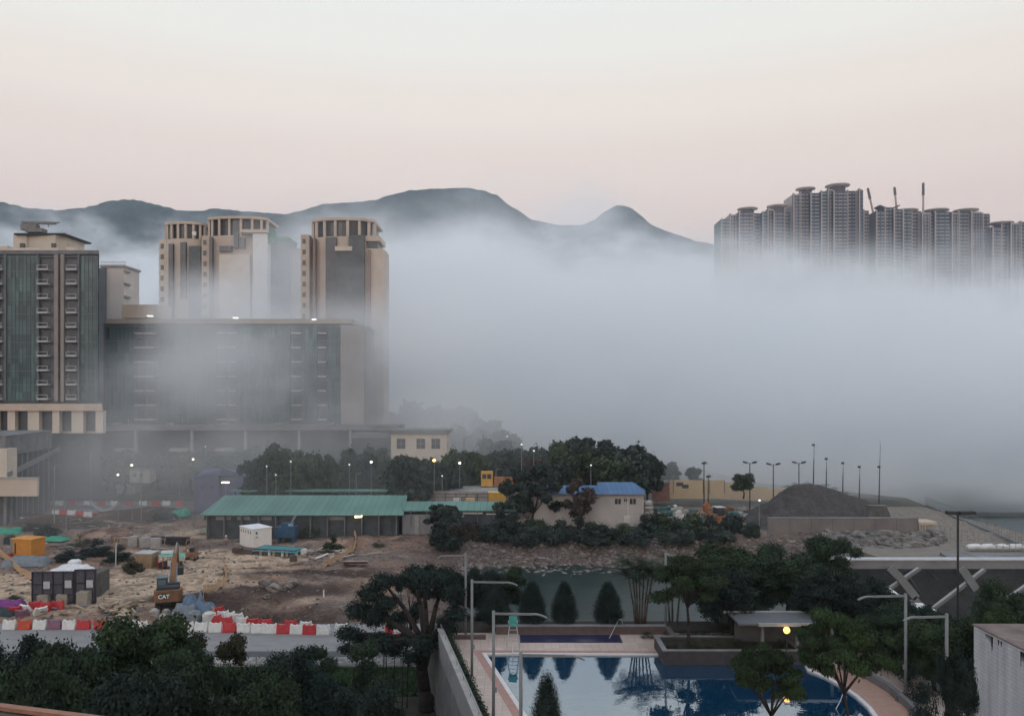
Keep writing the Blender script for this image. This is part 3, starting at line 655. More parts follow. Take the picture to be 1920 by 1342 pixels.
# bushes on the site
for px, yt, w, py, lab, lf in ((180, 1008, 62, 1042, 'dark scrub patch in the middle of the building site', leaf_b), (225, 1020, 44, 1050, 'low dark scrub beside the white post on the site', leaf_b), (248, 1042, 40, 1072, 'grey-green weeds in front of the brown plywood box', leaf_t), (90, 980, 50, 1003, 'dark scrub behind the orange cabin', leaf_b), (130, 1028, 50, 1052, 'dark tangled scrub heap behind the white sacks', leaf_b), (590, 965, 46, 1008, 'green bush behind the debris by the long shed', leaf_d), (625, 1000, 40, 1035, 'low green weeds inside the fenced debris corner', leaf_g), (20, 905, 24, 930, 'small bush in front of the beige boundary wall', leaf_d)):
    plant('bush', 2, px, yt, w, DG(py, GZ), GZ, lab, lf, size=.28, n=3600, cat='shrub', name='shrub')
# near left foreground
for i, (px, yt, w, D, k, lf, lab) in enumerate(((20, 1186, 190, 50, 'broad', leaf_b, 'dark tree filling the bottom left corner'), (128, 1204, 190, 48, 'broad', leaf_d, 'dark tree right of the one in the bottom left corner'), (268, 1160, 250, 50, 'broad', leaf_g, 'largest dark green tree of the left foreground, reaching the barriers'), (392, 1196, 150, 54, 'sparse', leaf_t, 'airy tree with paler leaves beside the largest foreground tree'), (360, 1226, 190, 45, 'broad', leaf_d, 'low dark tree below the largest foreground tree'),
        (560, 1222, 180, 52, 'broad', leaf_b, 'dark tree in front of the grass left of the banyan'), (640, 1212, 150, 56, 'sparse', leaf_d, 'thin-branched tree between grass and road left of the banyan'), (480, 1262, 200, 44, 'broad', leaf_d, 'dark crown at the bottom edge below the grass'), (690, 1272, 170, 48, 'broad', leaf_b, 'dark crown at the bottom edge left of the banyan trunk'), (70, 1248, 220, 38, 'broad', leaf_d, 'dark crown above the rooftop ledge at lower left'), (250, 1262, 240, 38, 'broad', leaf_b, 'dark crown at the bottom edge under the largest foreground tree'))):
    plant(k, i % 3, px, yt, w, D, GZ, lab, lf, **(NEAR if k == 'broad' else dict(size=.10, n=20000)))
plant('bush', 0, 620, 1300, 130, 44, GZ, 'low brownish shrub at the bottom edge left of the pool wall', leaf_br, size=.14, n=7000, cat='shrub', name='shrub')
plant('bush', 1, 760, 1310, 120, 50, GZ, 'low dark shrub at the foot of the banyan', leaf_b, size=.14, n=7000, cat='shrub', name='shrub')
# the banyan
D = 64; bx_ = X(792, D)
t = thing('banyan_tree', 'large gnarled banyan with a thick trunk left of the pool wall', 'tree', (bx_, D, GZ))
cl = []; r = random.Random(5)
for px, py, s_ in ((650, 1190, 1.1), (668, 1150, 1.3), (690, 1120, 1.3), (710, 1100, 1.2), (700, 1160, 1.5), (668, 1210, 1.0), (725, 1190, 1.3), (740, 1215, 1.0), (700, 1215, 1.1), (722, 1135, 1.1), (770, 1085, 1.2), (800, 1075, 1.5), (835, 1080, 1.4), (850, 1105, 1.2), (822, 1110, 1.0), (760, 1200, 1.0), (800, 1190, 1.3), (838, 1170, 1.1), (775, 1225, .9), (820, 1215, .9), (745, 1095, .8), (855, 1140, 1.0), (640, 1225, .7), (690, 1235, .7)):
    cl.append((X(px, D) - bx_, r.uniform(-2.2, 2.2), Z(py, D) - GZ, s_, s_ * 1.2, s_ * .72))
o = bpy.data.objects.new('crown', leaves([(c[0], c[1], c[2], c[3] * .86, c[4] * .86, c[5] * .8) for c in cl], 36000, .10, 5, .15, material=leaf_b)); COL.objects.link(o); o.parent = t
b = MB(); fk = (X(800, D) - bx_, 0, Z(1215, D) - GZ)
b.path([(.3, 0, -.3), (.15, 0, 1.6), (-.1, .1, 3.2), fk], [.62, .5, .48, .42], 10)
for q in (0, 1, 4, 6, 10, 11, 12, 16, 17, 3, 21): c = cl[q]; a = Vector(fk).lerp(Vector(c[:3]), .5) + Vector((0, 0, .5)); b.path([fk, tuple(a), c[:3]], [.3, .18, .06], 7)
for px in (716, 722, 753, 762, 737): b.tube((X(px, D) - bx_, .4, 0), (X(px, D) - bx_ + .1, .3, Z(1200, D) - GZ), .05, .03, 5)
b.path([(.15, 0, 1.6), (.9, .2, .6), (1.3, .3, -.2)], [.3, .24, .16], 7); b.build('trunk', bark, t, smooth=True)
# trees behind the pool (garden level)
for i, (px, yt, w, D, k, lf, lab) in enumerate(((872, 1068, 70, 70, 'broad', leaf_b, 'dark tree at the left end behind the pool deck'), (905, 1072, 90, 71, 'broad', leaf_b, 'dark tree behind the first two pool lamps'), (950, 1064, 90, 72, 'broad', leaf_d, 'taller dark tree left of the clipped trees'), (850, 1120, 60, 68, 'bush', leaf_b, 'dark shrub behind the far left corner of the pool deck'), (895, 1130, 70, 68, 'bush', leaf_b, 'dark shrub behind the lifeguard chair'), (768, 1066, 110, 74, 'sparse', leaf_b, 'airy dark tree behind the banyan'))):
    plant(k, i % 3, px, yt, w, D, -1.0 if D < 73 else GZ, lab, lf, size=.11, n=32000 if k != 'sparse' else 16000)
for i, (px, yt, w, lab) in enumerate(((930, 1094, 62, 'clipped conical tree behind the lifeguard chair'), (998, 1090, 56, 'clipped conical tree above the left end of the dark blue basin'), (1058, 1089, 53, 'clipped conical tree above the middle of the dark blue basin'), (1140, 1090, 57, 'clipped conical tree left of the palms'))):
    plant('cone', i % 2, px, yt, w * 1.0, 65.3, .1, lab, leaf_b, size=.085, n=34000, name='clipped_tree')
plant('cone', 0, 1025, 1262, 82, 38, 0, 'clipped conical tree in the foreground by the pool edge', leaf_b, size=.07, n=52000, name='clipped_tree')
for px, w in ((1080, 40), (1100, 30), (1165, 22), (1120, 20), (1185, 24), (1215, 30), (970, 30)):
    plant('bush', px % 3, px, 1164, w, 65.6, .1, 'low green planting between the clipped trees and the brown wall', leaf_g, size=.10, n=2200, cat='shrub', name='low_shrub', group='low shrubs behind the brown pool wall')
# palms
def palm(px, ytop, wpx, D, zb, label, nst, seed, leafm):
    r = random.Random(seed); h = Z(ytop, D) - zb; w = wpx / FPX * D
    t = thing('palm_tree', label, 'palm', (X(px, D), D, zb))
    for k in range(nst):
        a = 2 * pi * k / nst; dx = (k / max(1, nst - 1) - .5) * w * .55 if nst > 1 else 0; th = h * r.uniform(.60, .78)
        p = [(dx * .35, .3 * sin(a), 0), (dx * .6, .4 * sin(a), th * .5), (dx, .6 * sin(a), th)]
        b = MB(); b.path(p, [.09, .07, .055], 6); b.build('trunk', bark_l, t, smooth=True)
        b = MB(); c = Vector(p[2])
        for j in range(13):
            az = 2 * pi * j / 13 + r.uniform(-.2, .2); el = r.uniform(.1, 1.25); L = r.uniform(.8, 1.15) * min(w * .62, 2.9); pt = c; d = Vector((cos(az) * cos(el), sin(az) * cos(el), sin(el)))
            for s_ in range(8):
                nx = pt + d * (L / 8); side = d.cross(Vector((0, 0, 1))); side = side.normalized() if side.length > .01 else Vector((1, 0, 0))
                lw = L * .20 * sin(pi * (s_ + .8) / 9)
                for sg in (-1, 1):
                    for u in (.0, .5):
                        q = pt.lerp(nx, u); e = q + side * sg * lw + d * lw * .5 - Vector((0, 0, lw * .45)); b.quad(q, q + d * .05, e, e - d * .03)
                pt = nx; d = (d - Vector((0, 0, .20))).normalized()
        b.build('fronds', leafm, t)
    return t
palm(1200, 1030, 78, 66, -.2, 'clump of slender palms right of the clipped trees behind the pool', 7, 3, leaf_d)
palm(1262, 1022, 60, 67, -.2, 'short palm half hidden left of the spreading trees', 3, 5, leaf_d)
palm(1330, 1025, 60, 70, -.2, 'palm fronds showing above the spreading trees', 3, 6, leaf_d)
# right-hand trees
for i, (px, yt, w, D, zb, k, lf, lab, n) in enumerate((
        (1290, 1038, 120, 59, .7, 'spread', leaf_g, 'spreading tree rooted in the planter at the far side of the pool', 15000),
        (1345, 1028, 190, 66, -.5, 'broad', leaf_g, 'broad green tree just right of the planter tree', 18000),
        (1410, 1034, 190, 68, -.5, 'broad', leaf_d, 'dark broad tree behind the pool shelter', 16000),
        (1478, 1030, 170, 67, -.5, 'broad', leaf_d, 'dark tree with a forked trunk beside the glowing globe lamp', 16000),
        (1560, 1008, 130, 75, -1, 'broad', leaf_d, 'tallest dark tree left of the concrete truss', 16000),
        (1548, 1062, 110, 60, 0, 'spread', leaf_b, 'tree with bent limbs in front of the white post of the truss', 9000),
        (1615, 1076, 120, 62, -.5, 'broad', leaf_b, 'dark tree below the left end of the concrete truss', 14000),
        (1440, 1193, 150, 37, -1, 'umbrella', leaf_g, 'low spreading tree leaning over the right part of the pool', 11000),
        (1582, 1130, 170, 38, -1, 'umbrella', leaf_g, 'wide spreading tree with twin limbs at the right end of the pool', 17000),
        (1662, 1146, 150, 57, -1, 'broad', leaf_d, 'dense dark tree beside the curved walk', 18000),
        (1748, 1166, 150, 52, -1, 'broad', leaf_g, 'broad tree below the small white canopy box', 18000),
        (1812, 1150, 150, 52, -1, 'broad', leaf_d, 'broad tree under the double-headed lamp', 18000),
        (1885, 1098, 130, 56, -1, 'broad', leaf_d, 'tree behind the white tiled wall at the right edge', 15000),
        (1690, 1140, 100, 55, -1, 'spread', leaf_d, 'dark tree behind the hooked lamp post', 10000),
        (1528, 1100, 120, 61.5, -.5, 'broad', leaf_b, 'dark tree right behind the white-edged shelter roof', 12000),
        (1716, 1128, 110, 64, -1, 'broad', leaf_b, 'dark tree between the canopy box and the hooked lamp post', 12000),
        (1860, 1136, 110, 50, -1, 'broad', leaf_g, 'green tree touching the roof corner of the white tiled building', 13000),
        (1592, 1118, 130, 60, -1, 'broad', leaf_b, 'dark leafy tree between the shelter and the curved walk', 13000),
        (1640, 1100, 120, 64, -1, 'broad', leaf_d, 'dark tree in front of the left truss struts', 13000),
        (1792, 1225, 90, 38, -2, 'broad', leaf_b, 'dark tree in the corner left of the white tiled wall', 14000),
        (1375, 1060, 150, 62, -.3, 'broad', leaf_b, 'small dark tree among the trunks behind the planter', 10000))):
    plant(k, i % 3, px, yt, w, D, zb, lab, lf, size=.09 if D < 50 else .11, n=int(n * 2.4))
for px, yt, w, D in ((1748, 1262, 66, 37), (1790, 1275, 80, 36), (1810, 1290, 70, 34), (1712, 1232, 60, 50), (1770, 1300, 60, 33), (1655, 1205, 60, 58), (1725, 1268, 40, 46)):
    plant('bush', px % 3, px, yt, w, D, -.6, 'dark planting outside the low wall of the curved walk', leaf_b, size=.13, n=6000, cat='shrub', name='shrub', group='shrubs outside the curved walk')
for px, w in ((1262, 28), (1300, 46), (1345, 50), (1390, 50), (1432, 46), (1468, 30)):
    plant('bush', px % 3, px, 1190, w, 58.4, .6, 'low clipped hedge plant in the planter beside the pool', leaf_t, size=.12, n=3500, cat='shrub', name='hedge_plant', group='hedge in the pool planter')
for px, yt, w in ((1270, 1172, 60), (1320, 1176, 60), (1370, 1172, 60), (1215, 1178, 30)):
    plant('bush', px % 3, px, yt, w, 63, .0, 'dark hedge plant at the back of the pool terrace under the spreading trees', leaf_d, size=.12, n=3500, cat='shrub', name='hedge_plant', group='hedge at the back of the pool terrace')
# ------------------------------------------------------------------ pool terrace
def GP(pts, z=0.0): return [G(px, py, z)[:2] for px, py in pts]
deck_m = mat('deck_paving', (.52, .42, .37), .85, 0, 1.3, .004, 14); glazing(deck_m, (.50, .40, .35), (.43, .345, .305), (.30, .24, .21), .6, .6, 1, .012, (.78, .76, .74)); pink = m('pink_tile', (.33, .20, .17), .8, .12, 2); podm = m('podium_side', (.16, .16, .165), .9, .2, .6)
wallA, wallB = (-5.62, 61.9), (3.37, 20.0)
def wx(y): return -5.62 + (61.9 - y) * .2147
curve_pts = [(1514, 1256), (1545, 1268), (1575, 1284), (1602, 1303), (1625, 1324), (1640, 1345)]
outer = [(1510, 1236), (1560, 1248), (1605, 1264), (1650, 1288), (1690, 1316), (1712, 1342)]
b = MB(); b.prism([(wx(20) , 20), (12, 20), (26, 30), (34, 46), (36, 66), (30, 67.5), (-7.3, 67.5), (-6.3, 64.5), (wx(62), 62)], -9.2, -.55)
struct(b.build('podium_base', podm))
# paving with the pool cut out: strips between polygons
pool = GP([(912.7, 1225.5), (1500, 1228), (1514, 1256)]) + GP(curve_pts[1:]) + [(21.5, 46.5), (20.5, 43.6), (2.2, 42.4)]
pool[0] = (-1.87, 59.1)
def edge_ring(name, inner, outer_, z0, z1, material):
    b = MB(); n = len(inner); k = 0
    for ring, z in ((inner, z1), (outer_, z1), (inner, z0), (outer_, z0)): b.v += [(x, y, z) for x, y in ring]
    for i in range(n):
        j = (i + 1) % n; b.f += [(i, n + i, n + j, j), (i, j, 2 * n + j, 2 * n + i), (n + i, 3 * n + i, 3 * n + j, n + j)]
    return b.build(name, material)
def offset(poly, d):
    out = []; n = len(poly)
    for i in range(n):
        a, b_, c = Vector(poly[i - 1]), Vector(poly[i]), Vector(poly[(i + 1) % n]); u = (b_ - a).normalized(); v = (c - b_).normalized()
        nn = Vector((u.y, -u.x)) + Vector((v.y, -v.x)); nn.normalize(); s_ = 1 / max(.35, nn.dot(Vector((u.y, -u.x)))); out.append(tuple(b_ + nn * d * s_))
    return out
area = sum(pool[i - 1][0] * pool[i][1] - pool[i][0] * pool[i - 1][1] for i in range(len(pool)))
sg = 1 if area > 0 else -1
ring1 = offset(pool, .28 * sg); ring2 = offset(ring1, .55 * sg)
coping_m = m('coping_stone', (.55, .53, .52), .7, .08, 2)
struct(edge_ring('pool_coping', pool, ring1, -.6, .012, coping_m)); struct(edge_ring('pink_tile_band', ring1, ring2, -.6, .008, pink))
# deck: one sheet with a hole
def sheet_hole(name, outerp, holep, z, material):
    import bmesh
    bm = bmesh.new(); o_ = [bm.verts.new((x, y, z)) for x, y in outerp]; h_ = [bm.verts.new((x, y, z)) for x, y in holep]
    es = [bm.edges.new((o_[i - 1], o_[i])) for i in range(len(o_))] + [bm.edges.new((h_[i - 1], h_[i])) for i in range(len(h_))]
    bmesh.ops.triangle_fill(bm, use_beauty=True, edges=es, use_dissolve=False)
    for f in bm.faces:
        if f.normal.z < 0: f.normal_flip()
    me = bpy.data.meshes.new(name); bm.to_mesh(me); bm.free(); me.materials.append(material)
    o = bpy.data.objects.new(name, me); COL.objects.link(o); return struct(o)
sheet_hole('pool_deck', [(wx(20) + .2, 20), (14, 20), (24, 30), (26, 40), (27, 48), (27.5, 60), (28, 66), (-6.2, 66), (-5.8, 63.5), (wx(62) + .2, 62)], ring2, 0.0, deck_m)
walk = GP(curve_pts) ; walk_o = GP(outer)
b = MB(); pts = GP([(1552, 1262), (1590, 1281), (1622, 1305), (1650, 1332), (1664, 1352)]) ; po = GP([(1572, 1252), (1628, 1273), (1668, 1297), (1706, 1330), (1722, 1350)])
b.v = [(x, y, .016) for x, y in pts] + [(x, y, .016) for x, y in po]; n = len(pts); b.f = [(i, i + 1, n + i + 1, n + i) for i in range(n - 1)]
struct(b.build('curved_walk', m('terracotta_paving', (.33, .20, .155), .85, .12, 2)))
b = MB(); 
for i in range(len(po) - 1): b.bar((po[i][0], po[i][1], .25), (po[i + 1][0], po[i + 1][1], .25), .3, .5)
b.solo('low_garden_wall', m('grey_stone', (.13, .125, .13), .9, .2, 1), 'low dark curved wall between the curved walk and the shrubs', 'wall')
wm = bpy.data.materials.new('pool_water'); wm.use_nodes = True; nt = wm.node_tree; N, L = nt.nodes, nt.links; N.clear()
out = N.new('ShaderNodeOutputMaterial'); mx = N.new('ShaderNodeMixShader'); df = N.new('ShaderNodeBsdfDiffuse'); gl = N.new('ShaderNodeBsdfGlossy'); fr = N.new('ShaderNodeFresnel'); ma = N.new('ShaderNodeMath'); ma.operation = 'MULTIPLY_ADD'; ma.use_clamp = True
df.inputs[0].default_value = (.004, .035, .08, 1); gl.inputs['Roughness'].default_value = .025; gl.inputs['Color'].default_value = (.80, .93, 1, 1); fr.inputs['IOR'].default_value = 1.75
L.new(fr.outputs[0], ma.inputs[0]); ma.inputs[1].default_value = 1.0; ma.inputs[2].default_value = .24
L.new(ma.outputs[0], mx.inputs[0]); L.new(df.outputs[0], mx.inputs[1]); L.new(gl.outputs[0], mx.inputs[2]); L.new(mx.outputs[0], out.inputs[0])
nz = N.new('ShaderNodeTexNoise'); nz.inputs['Scale'].default_value = 1.3; nz.inputs['Detail'].default_value = 2; bp = N.new('ShaderNodeBump'); bp.inputs['Distance'].default_value = .012; bp.inputs['Strength'].default_value = .5
g_ = N.new('ShaderNodeNewGeometry'); L.new(g_.outputs['Position'], nz.inputs['Vector']); L.new(nz.outputs[0], bp.inputs['Height']); L.new(bp.outputs[0], gl.inputs['Normal'])
sheet('pool_water', pool, -.10, wm)
# back basin, brown wall
blue = mat('blue_mosaic', (.008, .012, .05), .35, .6, 3.0, spec=.5)
struct(MB().box((X(975, 63), 61.8, -.02), (X(1165, 62.5), 63.7, .05)).build('back_basin', blue))
b = MB(); b.box((X(930, 64), 63.9, 0), (12.2, 64.3, .62)); b.box((12.2, 61.8, 0), (12.6, 64.3, .55)); b.box((12.6, 61.6, 0), (18, 61.95, .35))
b.solo('terrace_wall', brown, 'low brown stone wall behind the dark blue basin', 'wall')
MB().box((X(930, 64) - .05, 63.85, .62), (12.25, 64.35, .69)).solo('wall_capping', conc_d, 'thin grey capping along the brown wall behind the pool', 'capping')
b = MB(); b.box((X(850, 62), 62.6, 0), (X(910, 62), 62.95, .3)); b.solo('flower_bed_edge', brown, 'short low brown kerb at the far left corner of the pool deck', 'kerb')
struct(MB().box((-6.1, 64.4, -.5), (30, 67.3, .1)).build('planting_soil', m('soil', (.03, .025, .02), .95, .3, 2)))
# planter
t = thing('planter', 'long dark stone planter standing at the far right side of the pool', 'planter', (15, 57.8, -.1))
b = MB(); x0, x1, y0, y1 = 10.7, 20.6, 57.0, 60.6
for q in ((x0, y0, x1, y0 + .3), (x0, y1 - .3, x1, y1), (x0, y0 + .3, x0 + .3, y1 - .3), (x1 - .3, y0 + .3, x1, y1 - .3)): b.box((q[0], q[1], -.5), (q[2], q[3], .86))
b.build('wall', m('dark_stone', (.05, .045, .05), .8, .2, 2), t, world=True)
b = MB()
for q in ((x0 - .04, y0 - .04, x1 + .04, y0 + .32), (x0 - .04, y1 - .32, x1 + .04, y1 + .04), (x0 - .04, y0 + .32, x0 + .32, y1 - .32), (x1 - .32, y0 + .32, x1 + .04, y1 - .32)): b.box((q[0], q[1], .86), (q[2], q[3], .92))
b.build('capping', conc_d, t, world=True); MB().box((x0 + .3, y0 + .3, .3), (x1 - .3, y1 - .3, .62)).build('soil', M_['soil'], t, world=True)
# parapet wall of the terrace
t = thing('terrace_parapet', 'tall grey terrace wall running down from the banyan to the bottom edge', 'wall', (-3, 45, GZ))
def wstrip(name, z0, z1, off, thick, material):
    b = MB(); n = 10; 
    for i in range(n):
        y0 = 62 - 42 * i / n; y1 = 62 - 42 * (i + 1) / n
        b.prism([(wx(y0) + off, y0), (wx(y1) + off, y1), (wx(y1) + off + thick, y1), (wx(y0) + off + thick, y0)], z0, z1)
    return b.build(name, material, t, world=True)
wstrip('lower_wall', -8.5, -.9, .06, .3, m('lit_render', (.40, .40, .41), .9, .08, .5)); wstrip('upper_band', -.9, .95, -.06, .36, m('grey_render', (.22, .225, .24), .9, .12, .7)); wstrip('coping', .95, 1.05, -.12, .48, conc)  # light and shade painted in: paler lower wall, darker upper band
b = MB(); pts = [(wx(y) + .15, y, 1.35) for y in (62, 55, 48, 41, 34, 27, 20)]
for p, q in zip(pts, pts[1:]): b.tube(p, q, .035, n=6)
b.build('handrail', steel, t, world=True)
for k in range(15): y = 61.9 - k * 2.8; b = MB(); b.tube((wx(y) + .15, y, 1.0), (wx(y) + .15, y, 1.36), .025, n=5); b.build('post', steel, t, world=True)
b = MB(); r = random.Random(3)
cl = [(wx(y) + .62, y, .35, .42, 1.0, .5) for y in [20 + k * 1.1 for k in range(39)]]
o = bpy.data.objects.new('hedge', leaves(cl, 26000, .07, 9, .3, material=leaf_d)); COL.objects.link(o); tag(o, 'narrow dark hedge along the inside of the grey terrace wall', 'hedge')
# pool lamps
def hook_lamp(loc, h, arm, dirx, label, group='hooked lamp posts round the pool', base=True):
    t = thing('lamp_post', label, 'street lamp', loc, 0, group)
    lm = m('lamp_grey', (.17, .18, .19), .5, .12, 2)
    MB().tube((0, 0, 0), (0, 0, h), .095, .085, 10).build('pole', lm, t, smooth=True)
    if base: MB().lathe((0, 0, 0), [(.24, 0), (.24, .05), (.13, .12)], 10).build('base_plate', lm, t)
    MB().bar((0, 0, h - .16), (arm * .72 * dirx, 0, h - .20), .07, .12).build('arm', lm, t)
    b = MB(); 
    for k in range(6):
        a0, a1 = k / 6, (k + 1) / 6; f = lambda a: (arm * (.70 + .32 * a) * dirx, 0, h - .20 + .06 * sin(a * 2) - .26 * a * a)
        b.bar(f(a0), f(a1), .20 * (1 - .3 * abs(a0 - .4)), .07)
    b.build('lamp_head', lm, t)
    MB().cbox((.12 * dirx, -.06, h * .32), (.14, .1, .3)).build('control_box', lm, t)
    return t
hook_lamp((-2.69, 54.1, 0), 6.6, 3.0, 1, 'hooked lamp post standing on the deck left of the pool, second nearest the wall')
hook_lamp((-1.06, 46.2, 0), 6.62, 3.0, 1, 'hooked lamp post crossing the left edge of the pool')
hook_lamp((.42, 38.6, 0), 6.7, 3.0, 1, 'nearest hooked lamp post, its arm low over the pool')
hook_lamp((X(873, 63.5), 63.5, 0), Z(1037, 63.5), 2.2, -1, 'far thin lamp post at the back left corner of the deck')
hook_lamp((X(1248, 64.6), 64.6, 0), Z(1036, 64.6), 1.2, 1, 'thin lamp post between the palms and the spreading trees')
hook_lamp((X(1698, 50), 50, 0), Z(1112, 50), 2.9, -1, 'lamp post among the right-hand trees with its arm to the left')
hook_lamp((X(1600, 66), 66, 0), Z(1082, 66), 2.4, -1, 'lamp head showing through leaves in front of the concrete truss')
hook_lamp((X(1775, 44), 44, 0), Z(1150, 44), 2.3, -1, 'lamp post in front of the small white canopy box', base=False)
t = thing('double_lamp', 'tall dark lamp post with two flat heads rising above the trees at right', 'street lamp', (X(1796, 60), 60, -1))
MB().tube((0, 0, 0), (0, 0, Z(958, 60) + 1), .10, .075, 8).build('pole', dark, t)
for s_, w in ((-1, .75), (1, 1.15)): MB().cbox((s_ * (w / 2 + .08), 0, Z(961, 60) + 1), (w, .5, .24), 0, 0, -.02 * s_).build('lamp_head', dark, t)
# glowing globe
t = thing('globe_lamp', 'glowing orange globe lamp under the pool shelter roof', 'lamp', (X(1475, 57), 57, 0))
gz = Z(1181, 57); MB().tube((0, 0, 0), (0, 0, gz - .15), .05, n=6).build('pole', dark, t)
r = random.Random(1); MB().lathe((0, 0, gz), [(.02, -.24), (.16, -.18), (.24, 0), (.16, .18), (.02, .24)], 12).build('globe', m('globe_glow', (1, .6, .2), .5, 0, 1, emit=(1, .50, .10), estr=3.5), t, smooth=True)
# lifeguard chair
cx, cyy = X(962, 60.5), 60.3
t = thing('lifeguard_chair', 'tall ladder-like lifeguard chair with a green seat beside the pool', 'chair', (cx, cyy, 0))
lm = m('chair_frame', (.40, .40, .42), .5, .1, 2, metal=.4)
for sx in (-1, 1):
    for sy in (-1, 1): MB().tube((sx * .5, sy * .55, 0), (sx * .26, sy * .25, 1.75), .03, n=6).build('leg', lm, t)
for k in range(5): z = .3 + k * .3; MB().tube((-.46 + z * .13, -.53 + z * .16, z), (.46 - z * .13, -.53 + z * .16, z), .022, n=5).build('rung', lm, t)
gs = m('green_seat', (.05, .26, .24), .5, .15, 2)
MB().cbox((0, 0, 1.8), (.62, .55, .06)).build('seat', gs, t); MB().cbox((0, .26, 2.1), (.6, .05, .55), 0, -.12).build('backrest', gs, t)
for sx in (-1, 1): MB().bar((sx * .33, -.25, 2.0), (sx * .33, .25, 2.02), .05).build('armrest', lm, t)
# ladder rails and handrails
def rail(label, pts, r_=.028, name='handrail', group=None): 
    b = MB()
    for p, q in zip(pts, pts[1:]): b.tube(p, q, r_, n=6)
    return b.solo(name, m('rail_metal', (.5, .5, .52), .35, .1, 2, metal=.5), label, 'handrail', group=group)
a = G(1140, 1192, 0); rail('white slanting handrail at the right end of the dark blue basin', [(a[0], 62.6, .1), (a[0] + 1.0, 64.6, 1.0), (a[0] + 1.25, 64.6, 1.0), (a[0] + 1.3, 64.6, .6)])
a = G(1572, 1325, 0); rail('handrail slanting over the water at the curved end of the pool', [(a[0] - .2, a[1], -.2), (a[0] + .1, a[1], .35), (a[0] + 1.4, a[1] + 2.2, .6), (a[0] + 1.5, a[1] + 2.4, 0)])
t = thing('pool_ladder', 'metal pool ladder hooked over the far left edge of the pool', 'ladder', (X(969, 58.9), 58.9, 0))
for sx in (-1, 1): b = MB(); b.path([(sx * .3, .5, 0), (sx * .3, .45, .55), (sx * .3, 0, .6), (sx * .3, -.18, .1), (sx * .3, -.18, -.5)], [.025] * 5, 6); b.build('rail', m('rail_metal'), t) if 'rail_metal' in M_ else None
for k in range(3): MB().tube((-.3, -.18, .25 - k * .22), (.3, -.18, .25 - k * .22), .022, n=5).build('rung', M_['rail_metal'], t)
# shelter roof by the globe lamp
t = thing('pool_shelter', 'low flat-roofed grey shelter with white roof edges behind the right-hand trees', 'shelter', (20, 59, 0))
b = MB(); b.box((16.2, 57.5, 2.55), (23.5, 60.4, 2.68)); b.build('roof', m('shelter_roof', (.12, .125, .135), .8, .1, 2), t, world=True)
b = MB(); b.box((15.9, 60.4, 2.6), (23.5, 60.56, 2.78)); b.box((17.6, 57.36, 2.5), (23.5, 57.5, 2.72)); b.build('roof_edge', m('shelter_edge', (.32, .32, .32), .7, .1, 2), t, world=True)
b = MB(); b.box((16.6, 60.0, 0), (23.4, 60.2, 2.5)); b.build('back_wall', m('shelter_wall', (.10, .10, .11), .9, .2, 1), t, world=True)
for x in (18, 20.5, 23): MB().box((x - .1, 57.8, 0), (x + .1, 58, 2.5)).build('column', conc_d, t, world=True)
# ------------------------------------------------------------------ concrete truss and its roof
D = 78
t = thing('concrete_truss', 'long pale concrete beam with crossed diagonal struts over a dark sloping roof at right', 'structure', (X(1720, D), D, GZ))
cl_ = m('pale_concrete', (.20, .205, .21), .9, .12, .6)
MB().box((X(1522, D), D, Z(1066, D)), (X(2100, D), D + .9, Z(1050.5, D))).build('beam', cl_, t, world=True)
MB().box((X(1520, D), D - .1, Z(1050.5, D)), (X(2100, D), D + 1.0, Z(1048, D))).build('beam_capping', m('grey_white', (.42, .43, .45), .7, .12, 1), t, world=True)
MB().box((X(1520, D), D - .05, GZ), (X(1531, D), D + .8, Z(1066, D))).build('post', cl_, t, world=True)
MB().box((X(1531, D), D + 3, GZ), (X(2100, D), D + 3.3, Z(1062, D))).build('dark_screen', mat('dark_screen', (.065, .07, .075), .9, .25, .8), t, world=True)
def strut(nm, p, q, w, mt, yo=0.0):
    MB().bar((X(p[0], D), D - .3 - yo, Z(p[1], D)), (X(q[0], D), D - .3 - yo, Z(q[1], D)), .3, w).build(nm, mt, t, world=True)
for p, q in (((1722, 1064), (1650, 1113)), ((1844, 1066), (1744, 1142)), ((1960, 1070), (1885, 1122))):
    strut('diagonal', p, q, .24, cl_); strut('diagonal_edge', (p[0] - 5, p[1] - 2), (q[0] - 5, q[1] - 2), .08, m('grey_white'), .1)
for p, q in (((1664, 1062), (1682, 1080)), ((1682, 1080), (1712, 1118)), ((1706, 1118), (1730, 1146)), ((1796, 1062), (1824, 1102))): strut('bracket', p, q, .75, cl_, .25)
b = MB()
for p, q in (((1716, 1070), (1756, 1126)), ((1770, 1080), (1790, 1100))): b.tube((X(p[0], D), D + 2.9, Z(p[1], D)), (X(q[0], D), D + 2.9, Z(q[1], D)), .03, n=4)
b.build('cable', steel, t, world=True)
D = 70
t = thing('canopy_box', 'small white-topped concrete canopy box below the truss', 'canopy', (X(1740, D), D, GZ))
b = MB(); b.box((X(1722, D), D, Z(1154, D)), (X(1758, D), D + 2.6, Z(1146, D))); b.build('body', cl_, t, world=True)
b = MB(); b.box((X(1721, D), D - .06, Z(1146, D)), (X(1758.6, D), D + 2.7, Z(1144.6, D))); b.build('roof', white, t, world=True)
b = MB(); b.box((X(1731, D), D + .4, GZ), (X(1741, D), D + .9, Z(1154, D))); b.build('column', cl_, t, world=True)
t = thing('white_awning', 'small white awning showing between leaves below the truss', 'awning', (X(1658, 72), 72, GZ))
MB().cbox((0, 0, Z(1106, 72) - GZ), (1.9, 1.6, .1), .2, .2, .12).build('roof', white, t); MB().bar((0, 0, 0), (0, 0, Z(1106, 72) - GZ), .12).build('post', steel, t)
